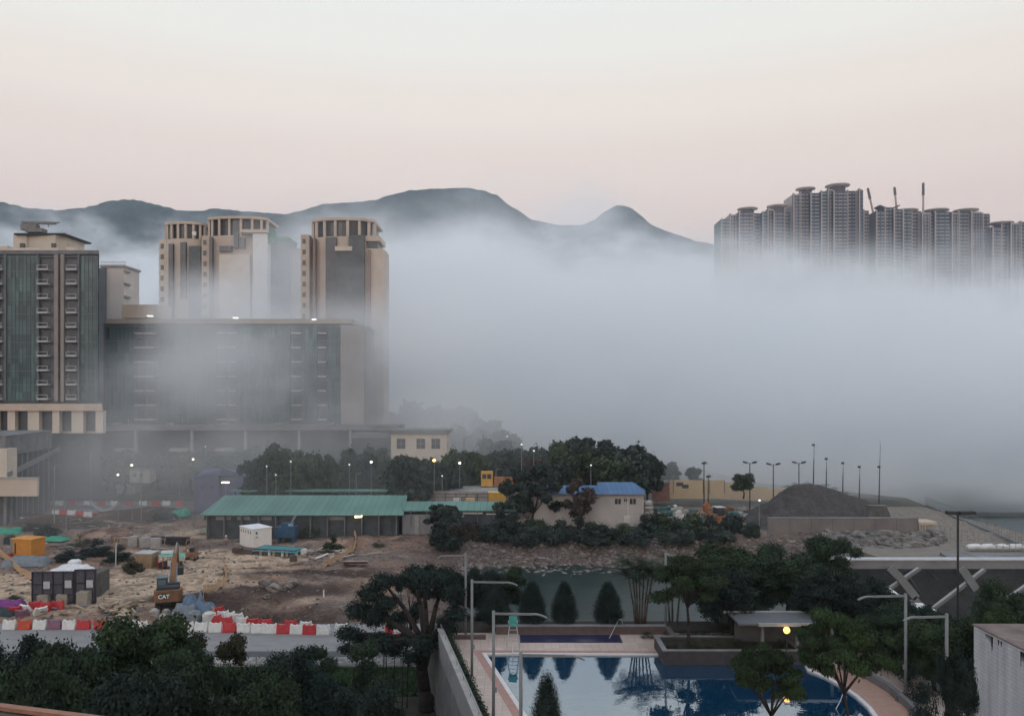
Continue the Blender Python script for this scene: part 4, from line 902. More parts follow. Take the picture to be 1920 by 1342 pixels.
# white tiled building at right
t = thing('white_tiled_building', 'white tiled building corner with black drip stains at the bottom right', 'building', (30, 40, GZ))
wt = bpy.data.materials.new('white_tiles'); wt.use_nodes = True; nt = wt.node_tree; N, L = nt.nodes, nt.links; bs = N['Principled BSDF']; bs.inputs['Roughness'].default_value = .6
g_ = N.new('ShaderNodeNewGeometry'); sx_ = N.new('ShaderNodeSeparateXYZ'); cb = N.new('ShaderNodeCombineXYZ'); L.new(g_.outputs['Position'], sx_.inputs[0]); ad = N.new('ShaderNodeMath'); ad.operation = 'ADD'; L.new(sx_.outputs[0], ad.inputs[0]); L.new(sx_.outputs[1], ad.inputs[1])
L.new(ad.outputs[0], cb.inputs[0]); L.new(sx_.outputs[2], cb.inputs[1])
br = N.new('ShaderNodeTexBrick'); L.new(cb.outputs[0], br.inputs[0]); br.inputs['Scale'].default_value = 1; br.inputs['Brick Width'].default_value = .6; br.inputs['Row Height'].default_value = .22; br.inputs['Mortar Size'].default_value = .012
br.inputs['Color1'].default_value = (.50, .52, .56, 1); br.inputs['Color2'].default_value = (.46, .48, .52, 1); br.inputs['Mortar'].default_value = (.34, .35, .38, 1)
nz = N.new('ShaderNodeTexNoise'); mp = N.new('ShaderNodeMapping'); mp.inputs['Scale'].default_value = (1, 1.3, .12); L.new(g_.outputs['Position'], mp.inputs[0]); L.new(mp.outputs[0], nz.inputs['Vector']); nz.inputs['Scale'].default_value = 1.2; nz.inputs['Detail'].default_value = 6
rp = N.new('ShaderNodeValToRGB'); L.new(nz.outputs[0], rp.inputs[0]); rp.color_ramp.elements[0].position = .35; rp.color_ramp.elements[0].color = (.72, .72, .74, 1); rp.color_ramp.elements[1].position = .6
mm = N.new('ShaderNodeMix'); mm.data_type = 'RGBA'; mm.blend_type = 'MULTIPLY'; mm.inputs[0].default_value = 1; L.new(br.outputs[0], mm.inputs['A']); L.new(rp.outputs[0], mm.inputs['B']); L.new(mm.outputs['Result'], bs.inputs['Base Color'])
zt = Z(1172, 48); xl = X(1826, 48)
MB().box((xl, 18, GZ), (xl + 16, 48, zt)).build('wall', wt, t, world=True)
MB().box((xl - .05, 17.9, zt), (xl + 16, 48.1, zt + .08)).build('roof', mat('brown_roof', (.16, .125, .115), .9, .3, .8, .02, 6), t, world=True)
b = MB(); r = random.Random(8)
for y, L_, w in ((46.5, .45, .5), (46.2, .9, .12), (45.3, .35, .6), (43.4, .9, .35), (43.0, .6, .3), (42.6, 1.0, .2), (41.6, .8, .6), (41.5, 1.3, .18), (40.0, .5, .7), (39.7, .9, .2)):
    for k in range(5): yy = y + r.uniform(-w, w) * .5; ll = L_ * r.uniform(.5, 1); ww = r.uniform(.03, .09); b.quad((xl - .004, yy - ww, zt - .12), (xl - .004, yy + ww, zt - .12), (xl - .004, yy + ww * .4, zt - .12 - ll), (xl - .004, yy - ww * .4, zt - .12 - ll))
b.build('drip_stains', m('stain_black', (.03, .03, .035), .9, .2, 3), t, world=True)
MB().box((xl - .45, 48.3, GZ), (xl - .1, 48.6, 3)).build('downpipe', dark, t, world=True)
# rooftop ledge at lower left
t = thing('roof_ledge', 'brown edged rooftop ledge crossing the bottom left corner', 'ledge', (-5, 9.5, 10))
p, q = Vector((X(-120, 10.2), 10.2, Z(1309, 10.2))), Vector((X(250, 9.4), 9.4, Z(1356, 9.4)))
MB().bar(p, q, .10, .05).build('edge_trim', m('edge_trim', (.26, .13, .09), .6, .2, 6), t, world=True)
d = Vector((0, -.45, -.12)); MB().bar(p + d, q + d, .8, .05).build('roof_surface', m('roof_surface', (.12, .10, .09), .9, .2, 5), t, world=True)
d = Vector((0, -.05, -2)); MB().bar(p + d, q + d, .08, 3.9).build('fascia', m('roof_surface'), t, world=True)
# ------------------------------------------------------------------ middle distance
def gable(b, x0, x1, y0, y1, z0, z1):
    """roof with its ridge along x"""
    ym = (y0 + y1) / 2; n = len(b.v)
    b.v += [(x0, y0, z0), (x1, y0, z0), (x1, ym, z1), (x0, ym, z1), (x0, y1, z0), (x1, y1, z0), (x0, y0, z0 - .15), (x1, y0, z0 - .15), (x1, ym, z1 - .15), (x0, ym, z1 - .15), (x0, y1, z0 - .15), (x1, y1, z0 - .15)]
    for q in ((0, 1, 2, 3), (3, 2, 5, 4), (7, 6, 9, 8), (8, 9, 10, 11), (0, 6, 7, 1), (4, 5, 11, 10), (0, 3, 9, 6), (3, 4, 10, 9), (1, 7, 8, 2), (2, 8, 11, 5)): b.f.append(tuple(n + i for i in q))
green_roof = mat('green_sheet_roof', (.125, .235, .205), .6, .10, 1.2, .03, 3, stretch=(4, .3, .3))
glazing(green_roof, (.13, .25, .215), (.105, .205, .18), (.05, .10, .09), 1.1, 60, 1, .035, (.78, .8, .8))
shed_wall = mat('shed_wall', (.065, .075, .085), .9, .3, .8)
# long green-roofed shed
D = 140
t = thing('long_shed', 'long open shed with a pale green sheet roof across the back of the site', 'shed', (X(565, D), D, GZ))
b = MB(); x0, x1 = X(374, D - 1.5), X(757, D - 1.5); z0 = Z(965, D - 1.5); 
x0b, x1b = X(391, D + 8), X(743, D + 8); z1 = Z(928, D + 8)
n = len(b.v); b.v += [(x0, D - 1.5, z0), (x1, D - 1.5, z0), (x1, D + 8, z1), (x0 - .3, D + 8, z1)]; 
b.v[3] = (x0 + .9, D + 8, z1); b.v[2] = (x1 - .6, D + 8, z1)
k = [(v[0], v[1], v[2] - .14) for v in b.v]; b.v += k + [(x0 + .3, D + 17, z0 + .2), (x1 - .3, D + 17, z0 + .2)]
b.f += [(0, 1, 2, 3), (5, 4, 7, 6), (0, 4, 5, 1), (3, 2, 9, 8), (1, 5, 6, 2), (0, 3, 7, 4)]; b.build('roof', green_roof, t, world=True)
MB().box((x0 + .8, D - .2, GZ - .6), (x1 - .4, D + 16, z0 - .1)).build('wall', shed_wall, t, world=True)
for a, c in ((405, 434), (446, 470), (484, 510), (615, 645)): mk(t, 'wall_panel', m('pale_panel', (.28, .27, .27), .8, .15, 1), (a, c, 967.5, 974), D=D, dep=.1, push=.3)
mk(t, 'dark_panel', m('maroon_panel', (.10, .05, .055), .8, .2, 1), (384, 406, 966.5, 974), D=D, dep=.1, push=.3)
for px in range(392, 750, 32): mk(t, 'post', conc_d, (px, px + 1.2, 966, 1004), D=D, dep=.2, push=1.3)
flam = m('warm_lamp', (1, .9, .6), .5, 0, 1, emit=(1, .82, .45), estr=5)
D0 = 138.2; t = thing('flood_lamp', 'lit yellowish lamp hanging under the eave of the long green shed', 'lamp', (X(672, D0), D0, Z(968, D0)))
MB().cbox((0, 0, 0), (1.2, .4, .22), 0, .3, -.06).build('lens', flam, t); MB().cbox((0, .1, .2), (1.0, .3, .12)).build('housing', dark, t)
# second shed
D = 140
t = thing('small_shed', 'smaller lower green-roofed shed with grey block walls joining the long shed', 'shed', (X(850, D), D, GZ))
b = MB(); b.box((0, 0, 0), (1, 1, 1)); b.v = [(X(757, D - .5), D - .5, Z(957.5, D)), (X(757, D - .5), D - .5, Z(957, D) + .1), (X(752, D + 5), D + 5, Z(939.5, D + 5) - .1), (X(752, D + 5), D + 5, Z(939.5, D + 5)), (X(968, D - .5), D - .5, Z(957.5, D)), (X(968, D - .5), D - .5, Z(957, D) + .1), (X(962, D + 5), D + 5, Z(939.5, D + 5) - .1), (X(962, D + 5), D + 5, Z(939.5, D + 5))]
b.build('roof', green_roof, t, world=True)
mk(t, 'wall', m('block_wall', (.20, .20, .205), .9, .12, .6), (748, 812, 964, 1001), D=D, dep=3, push=.2); mk(t, 'wall_panel', m('pale_panel'), (778, 786, 966, 1001), D=D, dep=.1, push=.35)
mk(t, 'back_wall', shed_wall, (812, 965, 958, 1001), D=D, dep=4)
for px in (770, 800, 830, 862, 895, 925, 955): mk(t, 'post', conc_d, (px, px + 1, 957, 985), D=D, dep=.15, push=.4)
mk(t, 'shelf', offwhite, (868, 905, 960, 963), (912, 955, 962, 964), (840, 870, 966, 968), D=D, dep=.3, push=.3)
# raised road behind
D = 158
t = thing('raised_road', 'pale concrete elevated slab with a dark railing behind the green sheds', 'road deck', (X(820, D), D, GZ))
b = MB(); b.box((X(722, D), D, Z(941, D)), (X(980, D), D + 12, Z(921, D))); b.build('deck', conc, t, world=True)
MB().box((X(745, D), D + 4, GZ), (X(980, D), D + 8, Z(941, D))).build('support', conc_d, t, world=True)
b = MB()
for px in range(735, 985, 20): b.box((X(px, D) - .08, D - .1, Z(940, D)), (X(px, D) + .08, D + .05, Z(924, D)))
b.box((X(722, D), D - .12, Z(926, D)), (X(985, D), D, Z(925, D))); b.box((X(722, D), D - .12, Z(932, D)), (X(985, D), D, Z(931, D))); b.build('railing', m('rusty_rail', (.12, .08, .07), .8, .2, 2), t, world=True)
t = thing('covered_walkway', 'thin pale green roof strip on posts just behind the long shed', 'canopy', (X(560, 154), 154, GZ))
b = MB(); b.box((X(430, 154), 154, Z(922, 154)), (X(726, 154), 156.5, Z(919.5, 154))); b.build('roof', green_roof, t, world=True)
for px in range(440, 726, 35): MB().box((X(px, 154), 154.1, GZ), (X(px, 154) + .15, 154.3, Z(922, 154))).build('post', dark, t, world=True)
def truck(px, py, w, D, label, col, cargo=None, zb=None):
    s_ = w / FPX * D; zb = Z(py, D) if zb is None else zb
    t = thing('truck', label, 'truck', (X(px, D), D, zb))
    h = s_ * .36; MB().box((-s_ * .5, 0, .5), (s_ * .5, 2.2, .8)).build('chassis', dark, t)
    b = MB(); b.prism([(-s_ * .5, 0), (-s_ * .14, 0), (-s_ * .14, 2.2), (-s_ * .5, 2.2)], .8, h * 1.35 + .6); c = b.build('cab', col, t)
    b = MB(); b.box((-s_ * .46, -.02, h * .75 + .6), (-s_ * .34, .02, h * 1.15 + .6)); b.box((-s_ * .31, -.02, h * .75 + .6), (-s_ * .18, .02, h * 1.15 + .6)); b.build('window', glass_d, c)
    MB().box((-s_ * .10, 0, .8), (s_ * .5, 2.2, h * .9 + .5)).build('cargo_bed', cargo or col, t)
    for x in (-.36, .18, .36): MB().tube((s_ * x, -.05, .45), (s_ * x, .3, .45), .45, n=12).build('wheel', dark, t)
    return t
yel = m('yellow_paint', (.52, .30, .07), .6, .12, 1.5); org = m('orange_paint', (.30, .12, .05), .6, .2, 1.5)
truck(932, 919, 60, 165, 'yellow truck with an orange load parked on the raised road', yel, org)
t = thing('yellow_skip', 'yellow skip standing in front of the truck behind the small green shed', 'skip', (X(932, 150), 150, Z(941, 150)))
b = MB(); b.prism([(-1.6, 0), (1.6, 0), (1.6, 2), (-1.6, 2)], 0, 1.7); b.build('body', yel, t); MB().cbox((0, 1, 1.75), (3.3, 2.1, .1)).build('rim', m('pale_yellow', (.60, .44, .16), .6, .1, 2), t)
for px, w, lab in ((882, 16, 'small orange-topped box on the raised road, left one'), (857, 14, 'small cream box on the raised road beside the railing'), (780, 22, 'brown crate on the raised road')):
    MB().box((X(px - w / 2, 157.2), 156.3, Z(941, 157)), (X(px + w / 2, 157.2), 157.4, Z(933, 157))).solo('crate', {16: m('cream', (.55, .38, .22), .8, .1, 2), 14: offwhite, 22: org}[w], lab, 'crate')
# blue-roofed house
D = 143
t = thing('blue_roofed_house', 'off-white house with a bright blue corrugated roof behind the bushes', 'house', (X(1135, D), D, GZ))
hw = m('house_wall', (.40, .375, .365), .9, .10, .4)
MB().box((X(1000, D), D, GZ), (X(1207, D), D + 9, Z(925, D))).build('wall', hw, t, world=True)
blu = mat('blue_sheet_roof', (.05, .13, .27), .55, .16, 1.0, .04, 3, stretch=(5, .3, .3))
glazing(blu, (.055, .14, .29), (.04, .105, .225), (.02, .05, .10), .9, 60, 1, .035, (.8, .8, .8))
b = MB(); b.v = [(X(1120, D), D - .6, Z(925, D)), (X(1209, D), D - .6, Z(925, D)), (X(1187, D + 6), D + 6, Z(903.5, D + 6)), (X(1120, D + 6), D + 6, Z(903.5, D + 6)), (X(1210, D + 11), D + 11, Z(922, D + 8)), (X(1120, D + 11), D + 11, Z(922, D + 8))]
b.f = [(0, 1, 2, 3), (1, 4, 2), (3, 2, 4, 5), (0, 3, 5)]; b.build('roof', blu, t, world=True)
b = MB(); b.v = [(X(998, D), D - .6, Z(925.2, D)), (X(1120, D), D - .6, Z(925.2, D)), (X(1120, D + 5), D + 5, Z(909.5, D + 5)), (X(1010, D + 5), D + 5, Z(909.5, D + 5)), (X(1120, D + 9), D + 9, Z(924, D)), (X(998, D + 9), D + 9, Z(924, D))]
b.f = [(0, 1, 2, 3), (3, 2, 4, 5), (0, 3, 5), (1, 4, 2)]; b.build('lower_roof', blu, t, world=True)
mk(t, 'gutter', conc_d, (998, 1210, 925, 926.5), D=D, dep=.3, push=.7)
for a in (1153, 1181, 1170):
    f = MB(); w = 11 if a != 1170 else 6; pbox(f, a, a + w, 934.5, 944.5 if w > 6 else 940, D, .05, .08); o = f.build('window', glass_d, t, world=True)
    b = MB(); pbox(b, a + w / 2 - .4, a + w / 2 + .4, 934.5, 944.5 if w > 6 else 940, D, -.07, .14); b.build('frame', offwhite, o, world=True)
mk(t, 'downpipe', offwhite, (1176, 1178, 926, 975), (1204.5, 1206, 926, 978), D=D, dep=.1, push=.15)
mk(t, 'door', offwhite, (1170, 1182, 966, 980), D=D, dep=.1, push=.1)
t = thing('outdoor_stair', 'pale outdoor landings stacked beside the right end of the blue-roofed house', 'stair', (X(1216, D), D, GZ))
for y in (941, 949, 959, 967, 975): mk(t, 'landing', hw, (1209, 1224 + (y - 940) * .1, y, y + 4.5), D=D + 1, dep=2.5)
for px in (1210, 1222): mk(t, 'post', steel, (px, px + 1, 935, 985), D=D + 1, dep=.15, push=.05)
# purple house
D = 168
t = thing('purple_house', 'dull purple house with a blue gable roof behind the left end of the long shed', 'house', (X(410, D), D, GZ))
pur = m('purple_wall', (.095, .095, .17), .9, .12, .5)
MB().box((X(364, D), D, GZ), (X(410, D), D + 10, Z(893, D))).build('wall', pur, t, world=True)
b = MB(); b.v = [(X(362, D), D - .3, Z(895, D)), (X(412, D), D - .3, Z(891, D)), (X(462, D + 3), D + 3, Z(894, D)), (X(440, D + 6), D + 6, Z(880, D + 6)), (X(385, D + 5), D + 5, Z(879, D + 5)), (X(418, D), D - .3, Z(878.5, D))]
b.f = [(0, 1, 5, 4), (1, 2, 3, 5), (4, 5, 3)]; b.build('roof', m('purple_roof', (.085, .09, .18), .8, .12, .5), t, world=True)
mk(t, 'side_wall', m('violet_shade_wall', (.07, .07, .15), .9, .15, .5), (410, 460, 894, 955), D=D + 1, dep=8); mk(t, 'band', m('purple_roof'), (365, 410, 905, 907), D=D, dep=.1, push=.12)
mk(t, 'window', glass_d, (376, 384, 910, 917), (394, 402, 910, 917), D=D, dep=.1, push=.05)
t = thing('yard_lamp', 'bright yellow-white yard lamp in front of the purple house', 'lamp', (X(423, 160), 160, GZ))
MB().tube((0, 0, 0), (0, 0, Z(904, 160) - GZ), .08, n=6).build('pole', steel, t); MB().cbox((0, -.1, Z(904, 160) - GZ), (1.4, .5, .22)).build('lens', flam, t)
# white hut
D = 186
t = thing('white_hut', 'tiny white hut with a pale slanted roof between the trees above the barrier row', 'hut', (X(237, D), D, -3.8))
MB().box((X(219, D), D, -3.8), (X(252, D), D + 3, Z(911, D))).build('wall', offwhite, t, world=True)
b = MB(); b.v = [(X(218, D), D - .3, Z(911, D)), (X(253, D), D - .3, Z(911, D)), (X(260, D + 4), D + 4, Z(904, D + 4)), (X(226, D + 4), D + 4, Z(904, D + 4))]; k = [(v[0], v[1], v[2] - .2) for v in b.v]; b.v += k
b.f = [(0, 1, 2, 3), (5, 4, 7, 6), (0, 4, 5, 1), (1, 5, 6, 2), (2, 6, 7, 3), (3, 7, 4, 0)]; b.build('roof', white, t, world=True)
D = 172; t = thing('grey_hut', 'small grey hut behind the tiny white hut', 'hut', (X(262, D), D, GZ)); mk(t, 'wall', conc, (243, 281, 882, 905), D=D, dep=3); mk(t, 'roof', conc_d, (242, 282, 880.5, 882), D=D, dep=3.2, push=.1); mk(t, 'window', glass_d, (250, 256, 888, 893), (262, 268, 888, 893), D=D, dep=.1, push=.05)
# lit street lamps among the hazy trees
wl = m('lamp_glow_white', (1, 1, .9), .5, 0, 1, emit=(1, .88, .62), estr=3.5); ol = m('lamp_glow_orange', (1, .6, .2), .5, 0, 1, emit=(1, .55, .15), estr=6); dl = m('lamp_glow_dim', (.9, .9, .9), .5, 0, 1, emit=(1, .95, .85), estr=.9)
for px, py, D, r_, mt, lab in ((247, 872, 158, .24, wl, 'lit lamp above the grey hut'), (221, 890, 158, .22, wl, 'lit lamp left of the tiny white hut'), (362, 861, 152, .2, wl, 'lit lamp above the purple house roof'), (545, 865, 150, .17, dl, 'small lit lamp in the trees, left of the tall podium column'), (500, 874, 150, .14, dl, 'faint lit lamp above the middle of the long shed, upper one'), (517, 890, 150, .14, dl, 'faint lit lamp just above the middle of the long shed, lower one'),
        (655, 871, 150, .16, dl, 'small lit lamp at the right podium column'), (696, 866, 150, .24, wl, 'bright lit lamp right of the last podium column'), (814, 863, 152, .30, ol, 'orange lit street lamp in front of the small beige house'), (862, 868, 152, .24, wl, 'white lit lamp right of the orange street lamp'), (829, 892, 153, .14, dl, 'faint lamp below the orange street lamp'), (978, 833, 160, .2, dl, 'lamp on the treetops line left of the two dark trees'), (1001, 845, 162, .18, dl, 'second lamp down the treetops line'), (951, 818, 200, .22, dl, 'highest faint lamp on the treetops line'),
        (1108, 872, 160, .16, dl, 'lamp in the tree clump behind the blue roof'), (1424, 938, 150, .22, dl, 'lamp at the foot of the dark gravel heap'), (385, 837, 187, .14, dl, 'faint lamp under the podium deck')):
    t = thing('street_lamp', lab, 'street lamp', (X(px, D), D, GZ), 0, 'lit street lamps')
    z = Z(py, D) - GZ; MB().tube((0, .1, 0), (0, .1, z), .07, .05, 6).build('pole', steel, t); MB().lathe((0, 0, z), [(.02, -r_ * .75), (r_ * .7, -r_ * .6), (r_, 0), (r_ * .8, r_ * .6), (.02, r_)], 8).build('bulb', mt, t, smooth=True)
for px, py, D, lab in ((102, 873, 150, 'tall unlit lamp post left of the barrier row'), (265, 843, 158, 'unlit lamp post right of the grey hut'), (337, 871, 160, 'unlit lamp post left of the purple house'), (170, 848, 168, 'unlit lamp post below the colonnade'), (870, 822, 178, 'unlit lamp post beside the small beige house'), (930, 880, 158, 'unlit lamp post behind the yellow truck'), (668, 888, 150, 'unlit post behind the covered walkway'), (124, 912, 146, 'thin dark post by the net fence')):
    t = thing('lamp_post', lab, 'street lamp', (X(px, D), D, GZ)); z = Z(py, D) - GZ
    MB().tube((0, 0, 0), (0, 0, z), .09, .06, 6).build('pole', steel, t); MB().bar((0, 0, z), (.9, 0, z + .12), .12).build('lamp_head', steel, t)
# yellow hoarding
D = 185
t = thing('yellow_hoarding', 'long pale yellow hoarding stepping down to the right behind the gravel heap', 'hoarding', (X(1360, D), D, GZ))
yh = m('yellow_board', (.44, .335, .21), .85, .08, .4)
for a, c, y0, y1 in ((1256, 1358, 900, 930), (1358, 1378, 904, 931), (1378, 1400, 909, 932), (1400, 1440, 913, 933), (1440, 1475, 917, 934)): mk(t, 'panel', yh, (a, c, y0, y1 + 5), D=D + (a - 1256) * .02, dep=.3)
b = MB(); pbox(b, 1268, 1281, 904, 911, D, .05, .08); pbox(b, 1279, 1291, 908, 915, D, .05, .1); b.build('dark_panel', dark, t, world=True)
for px in (1262, 1318, 1330, 1358): mk(t, 'post', brown, (px, px + 1, 900, 925), D=D, dep=.1, push=.12)
for a, lab in ((1232, 'brown shed roof left of the yellow hoarding'),): 
    t = thing('brown_hut', lab, 'hut', (X(1243, D), D, GZ)); mk(t, 'wall', m('brick_red', (.20, .10, .08), .9, .2, 1), (1226, 1255, 905, 940), D=D - 2, dep=3); mk(t, 'roof', conc_d, (1224, 1256, 903, 906), D=D - 2.3, dep=3.4)
# teal clutter and walls under the hoarding
r = random.Random(21)
for i in range(26):
    px = r.uniform(1225, 1400); D = r.uniform(152, 172); w = r.uniform(1.0, 2.6); h = r.uniform(.5, 1.4)
    b = MB(); b.cbox((0, 0, h / 2), (w, w * .7, h), r.uniform(-.5, .5), r.uniform(-.1, .1)); b.blob((w * .2, 0, h), (w * .4, w * .3, h * .35), r)
    o = b.build('covered_pile', [m('teal_tarp', (.06, .14, .14), .8, .25, 1.5), conc, m('rust', (.16, .09, .06), .9, .3, 1.5), offwhite][i % 4]); o.location = (X(px, D), D, GZ); tag(o, 'small covered pile of stored material below the yellow hoarding', 'pile', 'stored piles below the yellow hoarding')
# yellow loader among the bushes
def loader(px, py, D, label, s_=1.0):
    t = thing('loader', label, 'digger', (X(px, D), D, GZ), .3)
    b = MB(); b.cbox((0, 0, 1.5), (3.0 * s_, 2.0, 1.4)); b.cbox((-1.0, 0, 2.3), (1.2, 1.8, .6)); b.build('body', org, t)
    MB().cbox((.3, 0, 3.0), (1.5, 1.6, 1.5)).build('cab', glass_d, t); MB().cbox((.3, 0, 3.85), (1.8, 1.8, .14)).build('cab_roof', offwhite, t)
    for sy in (-1, 1):
        for x in (-1.3, 1.3): MB().tube((x, sy * 1.0, .7), (x, sy * 1.4, .7), .7, n=14).build('wheel', dark, t)
    b = MB(); b.bar((-1.2, -.6, 2.0), (-3.0, -.6, 3.9), .4, .5); b.bar((-3.0, -.6, 3.9), (-2.2, -.6, 4.6), .4, 1.2); b.build('arm', org, t)
loader(1345, 965, 152, 'orange-yellow loader half hidden in the bushes with its arm raised')
# gravel heap
D = 160
prof = [(1385, 985), (1400, 972), (1440, 947), (1470, 922), (1487, 909), (1510, 907), (1535, 908), (1560, 916), (1590, 928), (1620, 938), (1645, 946), (1662, 950), (1664, 985)]
def interp(px):
    for (a, ya), (c, yc) in zip(prof, prof[1:]):
        if a <= px <= c: return ya + (yc - ya) * (px - a) / (c - a)
    return 985
vs = []; fs = []; nx, ny = 120, 26
for i in range(nx + 1):
    px = 1385 + 279 * i / nx; top = max(Z(interp(px), D), GZ)
    for j in range(ny + 1):
        v = j / ny * 2 - 1; y = D + v * 13; q = 1 - abs(v) ** 1.35; x = X(px, D) + (0 if v > 0 else v * 4.0)
        z = GZ - .3 + (top - GZ + .3) * q + mnoise.fractal(Vector((x * .5, y * .18, 2)), .8, 2, 4) * .55 * (1 if abs(v) > .03 else .3) + .8 * sin((x + y * .9) * .95) * (v < 0) * q * (1 - q) * 4 * .45
        vs.append((x - X(1525, D), y - D, z - GZ))
for i in range(nx):
    for j in range(ny): a = i * (ny + 1) + j; fs.append((a, a + ny + 1, a + ny + 2, a + 1))
b = MB(); b.v = vs; b.f = fs; o = b.build('gravel_heap', mat('dark_gravel', (.058, .052, .052), .95, .4, 1.1, .25, 2, detail=8), smooth=True); o.location = (X(1525, D), D, GZ); tag(o, 'long dark grey gravel heap behind the concrete block wall', 'gravel heap')
for i, (px, py) in enumerate(((1478, 910), (1495, 906), (1515, 905), (1545, 908), (1560, 914), (1580, 922), (1600, 930), (1620, 936), (1634, 942))):
    plant('bush', i % 3, px, py - 5, 26, D + .5, Z(py + 5, D), 'tuft of pale green shrub on the crest of the gravel heap', m('pale_leaf', (.12, .15, .12), .85, .4, .8, spec=.1), size=.16, n=900, cat='shrub', name='shrub', group='shrubs on the gravel heap')
D = 144
t = thing('block_wall', 'long plain grey concrete wall in front of the gravel heap', 'wall', (X(1580, D), D, GZ))
blockm = mat('block_concrete', (.175, .16, .155), .9, .14, .35, .02, 4)
mk(t, 'wall', blockm, (1441, 1722, 972, 1012), D=D, dep=.8); mk(t, 'coping', conc_d, (1441, 1722, 970.5, 972), D=D, dep=.9, push=.05)
mk(t, 'joint', dark, *[(x, x + .5, 973, 1010) for x in range(1481, 1722, 40)], D=D, dep=.02, push=.01)
t = thing('retaining_wall', 'darker upper concrete wall holding the right end of the gravel heap', 'wall', (X(1630, 150), 150, GZ)); mk(t, 'wall', m('stained_concrete', (.10, .096, .093), .9, .3, .5), (1628, 1661, 948, 990), D=149, dep=.7); mk(t, 'coping', conc_d, (1628, 1661.5, 947, 948.2), D=149, dep=.8, push=.1)
t = thing('rusty_container', 'pale rust-streaked container at the right end of the concrete wall', 'container', (X(1738, D), D, GZ)); mk(t, 'body', mat('rusty_white', (.34, .29, .25), .8, .3, 1.2, stretch=(3, 1, .2)), (1723, 1752, 983, 1010), D=D, dep=3); mk(t, 'lid', m('cream_lid', (.45, .38, .31), .8, .15, 1), (1722, 1756, 978, 983.5), D=D, dep=3.3, push=.15); mk(t, 'corrugation', conc_d, *[(x, x + .6, 984, 1009) for x in range(1727, 1752, 5)], D=D, dep=.03, push=.04)
# floodlight posts and masts
for px, py, D, k, lab in ((1320, 868, 172, 1, 'single-headed floodlight post left of the small round tree'), (1406, 867, 174, 2, 'twin-headed floodlight post behind the small round tree'), (1450, 870, 172, 2, 'twin-headed floodlight post left of the gravel heap'), (1498, 867, 176, 2, 'twin-headed floodlight post rising behind the crest of the gravel heap'), (1328, 893, 176, 1, 'short post in front of the yellow hoarding')):
    t = thing('floodlight_post', lab, 'floodlight', (X(px, D), D, GZ)); z = Z(py, D) - GZ
    MB().tube((0, 0, 0), (0, 0, z), .14, .09, 6).build('pole', dark, t)
    for s_ in ((-1, 1) if k == 2 else (1,)): MB().bar((0, 0, z - .3), (s_ * .9, 0, z), .08).build('arm', dark, t); MB().cbox((s_ * 1.0 if k == 2 else 0, 0, z + .05), (.9, .5, .35), 0, 0, -.25 * s_).build('lamp_head', dark, t)
for px, y0, y1, D, lab in ((1525, 830, 905, 166, 'tall thin mast at the crest of the gravel heap'), (1549, 857, 910, 166, 'thin post right of the tall mast on the heap'), (1580, 865, 918, 165, 'thin post in the middle of the heap slope'), (1611, 872, 930, 164, 'thin post low on the right slope of the heap'), (1648, 829, 944, 160, 'tallest thin mast at the right end of the gravel heap')):
    t = thing('mast', lab, 'mast', (X(px, D), D, Z(y1 + 6, D))); h = Z(y0, D) - Z(y1 + 6, D)
    MB().tube((0, 0, 0), (h * .012, 0, h * .62), .13, .08, 6).build('pole', dark, t); MB().tube((h * .012, 0, h * .6), (h * .022, 0, h), .06, .03, 5).build('rod', dark, t)
    MB().cbox((0, 0, h * .62 if h > 9 else h * .95), (.5, .3, .35)).build('bracket', dark, t)
# shore promenade
def shore(f): return (93.5 - 9.0 * f, 182 - 49 * f)
t = thing('shore_fence', 'see-through fence running along the pale shore path at right', 'fence', (*shore(.5), GZ))
b = MB(); b2 = MB()
for i in range(60):
    f = i / 59 * 1.35; x, y = shore(f); b.tube((x, y, GZ), (x, y, GZ + 1.9), .035, n=4)
    x2, y2 = shore((i + 1) / 59 * 1.35)
    for z in (.5, 1.85): b2.bar((x, y, GZ + z), (x2, y2, GZ + z), .05)
b.build('posts', steel, t, world=True); b2.build('rails', steel, t, world=True)
pts = [shore(f / 10 * 1.4) for f in range(11)]; b = MB()
b.prism([(p[0] + .8, p[1]) for p in pts] + [(p[0] - .1, p[1]) for p in pts[::-1]], SEA - .5, GZ + .25); b.solo('sea_wall', conc_d, 'low grey sea wall edging the pale shore path', 'sea wall')
b = MB(); b.prism([(93.5, 182), (84.5, 133), (80, 112), (60, 112), (56, 134), (60, 146), (70, 146), (74, 182)], SEA - 1, GZ - .4); struct(b.build('shore_path', mat('pale_path', (.19, .165, .14), .9, .16, .5)))
pp = [G(1850 + k * 0, y, GZ) for k, y in enumerate((1043,))]
b = MB(); b.prism([(66, 120), (84, 120), (84, 127), (68, 128)], GZ - .5, GZ + .06); struct(b.build('dark_hardstanding', conc_d))
t = thing('inner_fence', 'thin wire fence climbing beside the rusty container', 'fence', (X(1790, 135), 135, GZ)); b = MB()
for i in range(26): x, y = 73 + i * .45, 141 - i * .9; b.tube((x, y, GZ - .2), (x, y, GZ + 2.4), .035, n=4)
b.build('posts', steel, t, world=True); b = MB()
for z in (.6, 1.4, 2.3): b.bar((73, 141, GZ + z), (84.2, 118.5, GZ + z), .04)
b.build('rails', steel, t, world=True)
r = random.Random(4)
for i, px in enumerate((1826, 1852, 1878, 1905)):
    D = 131; b = MB(); b.blob((0, 0, .35), (1.35, .6, .42), r, .12, 9, 6); b.cbox((0, 0, .15), (2.2, 1.0, .3)); o = b.build('white_roll', white, smooth=True); o.location = (X(px, D), D, GZ + .05); tag(o, 'long white wrapped roll lying by the shore path fence', 'roll', 'white wrapped rolls by the shore')
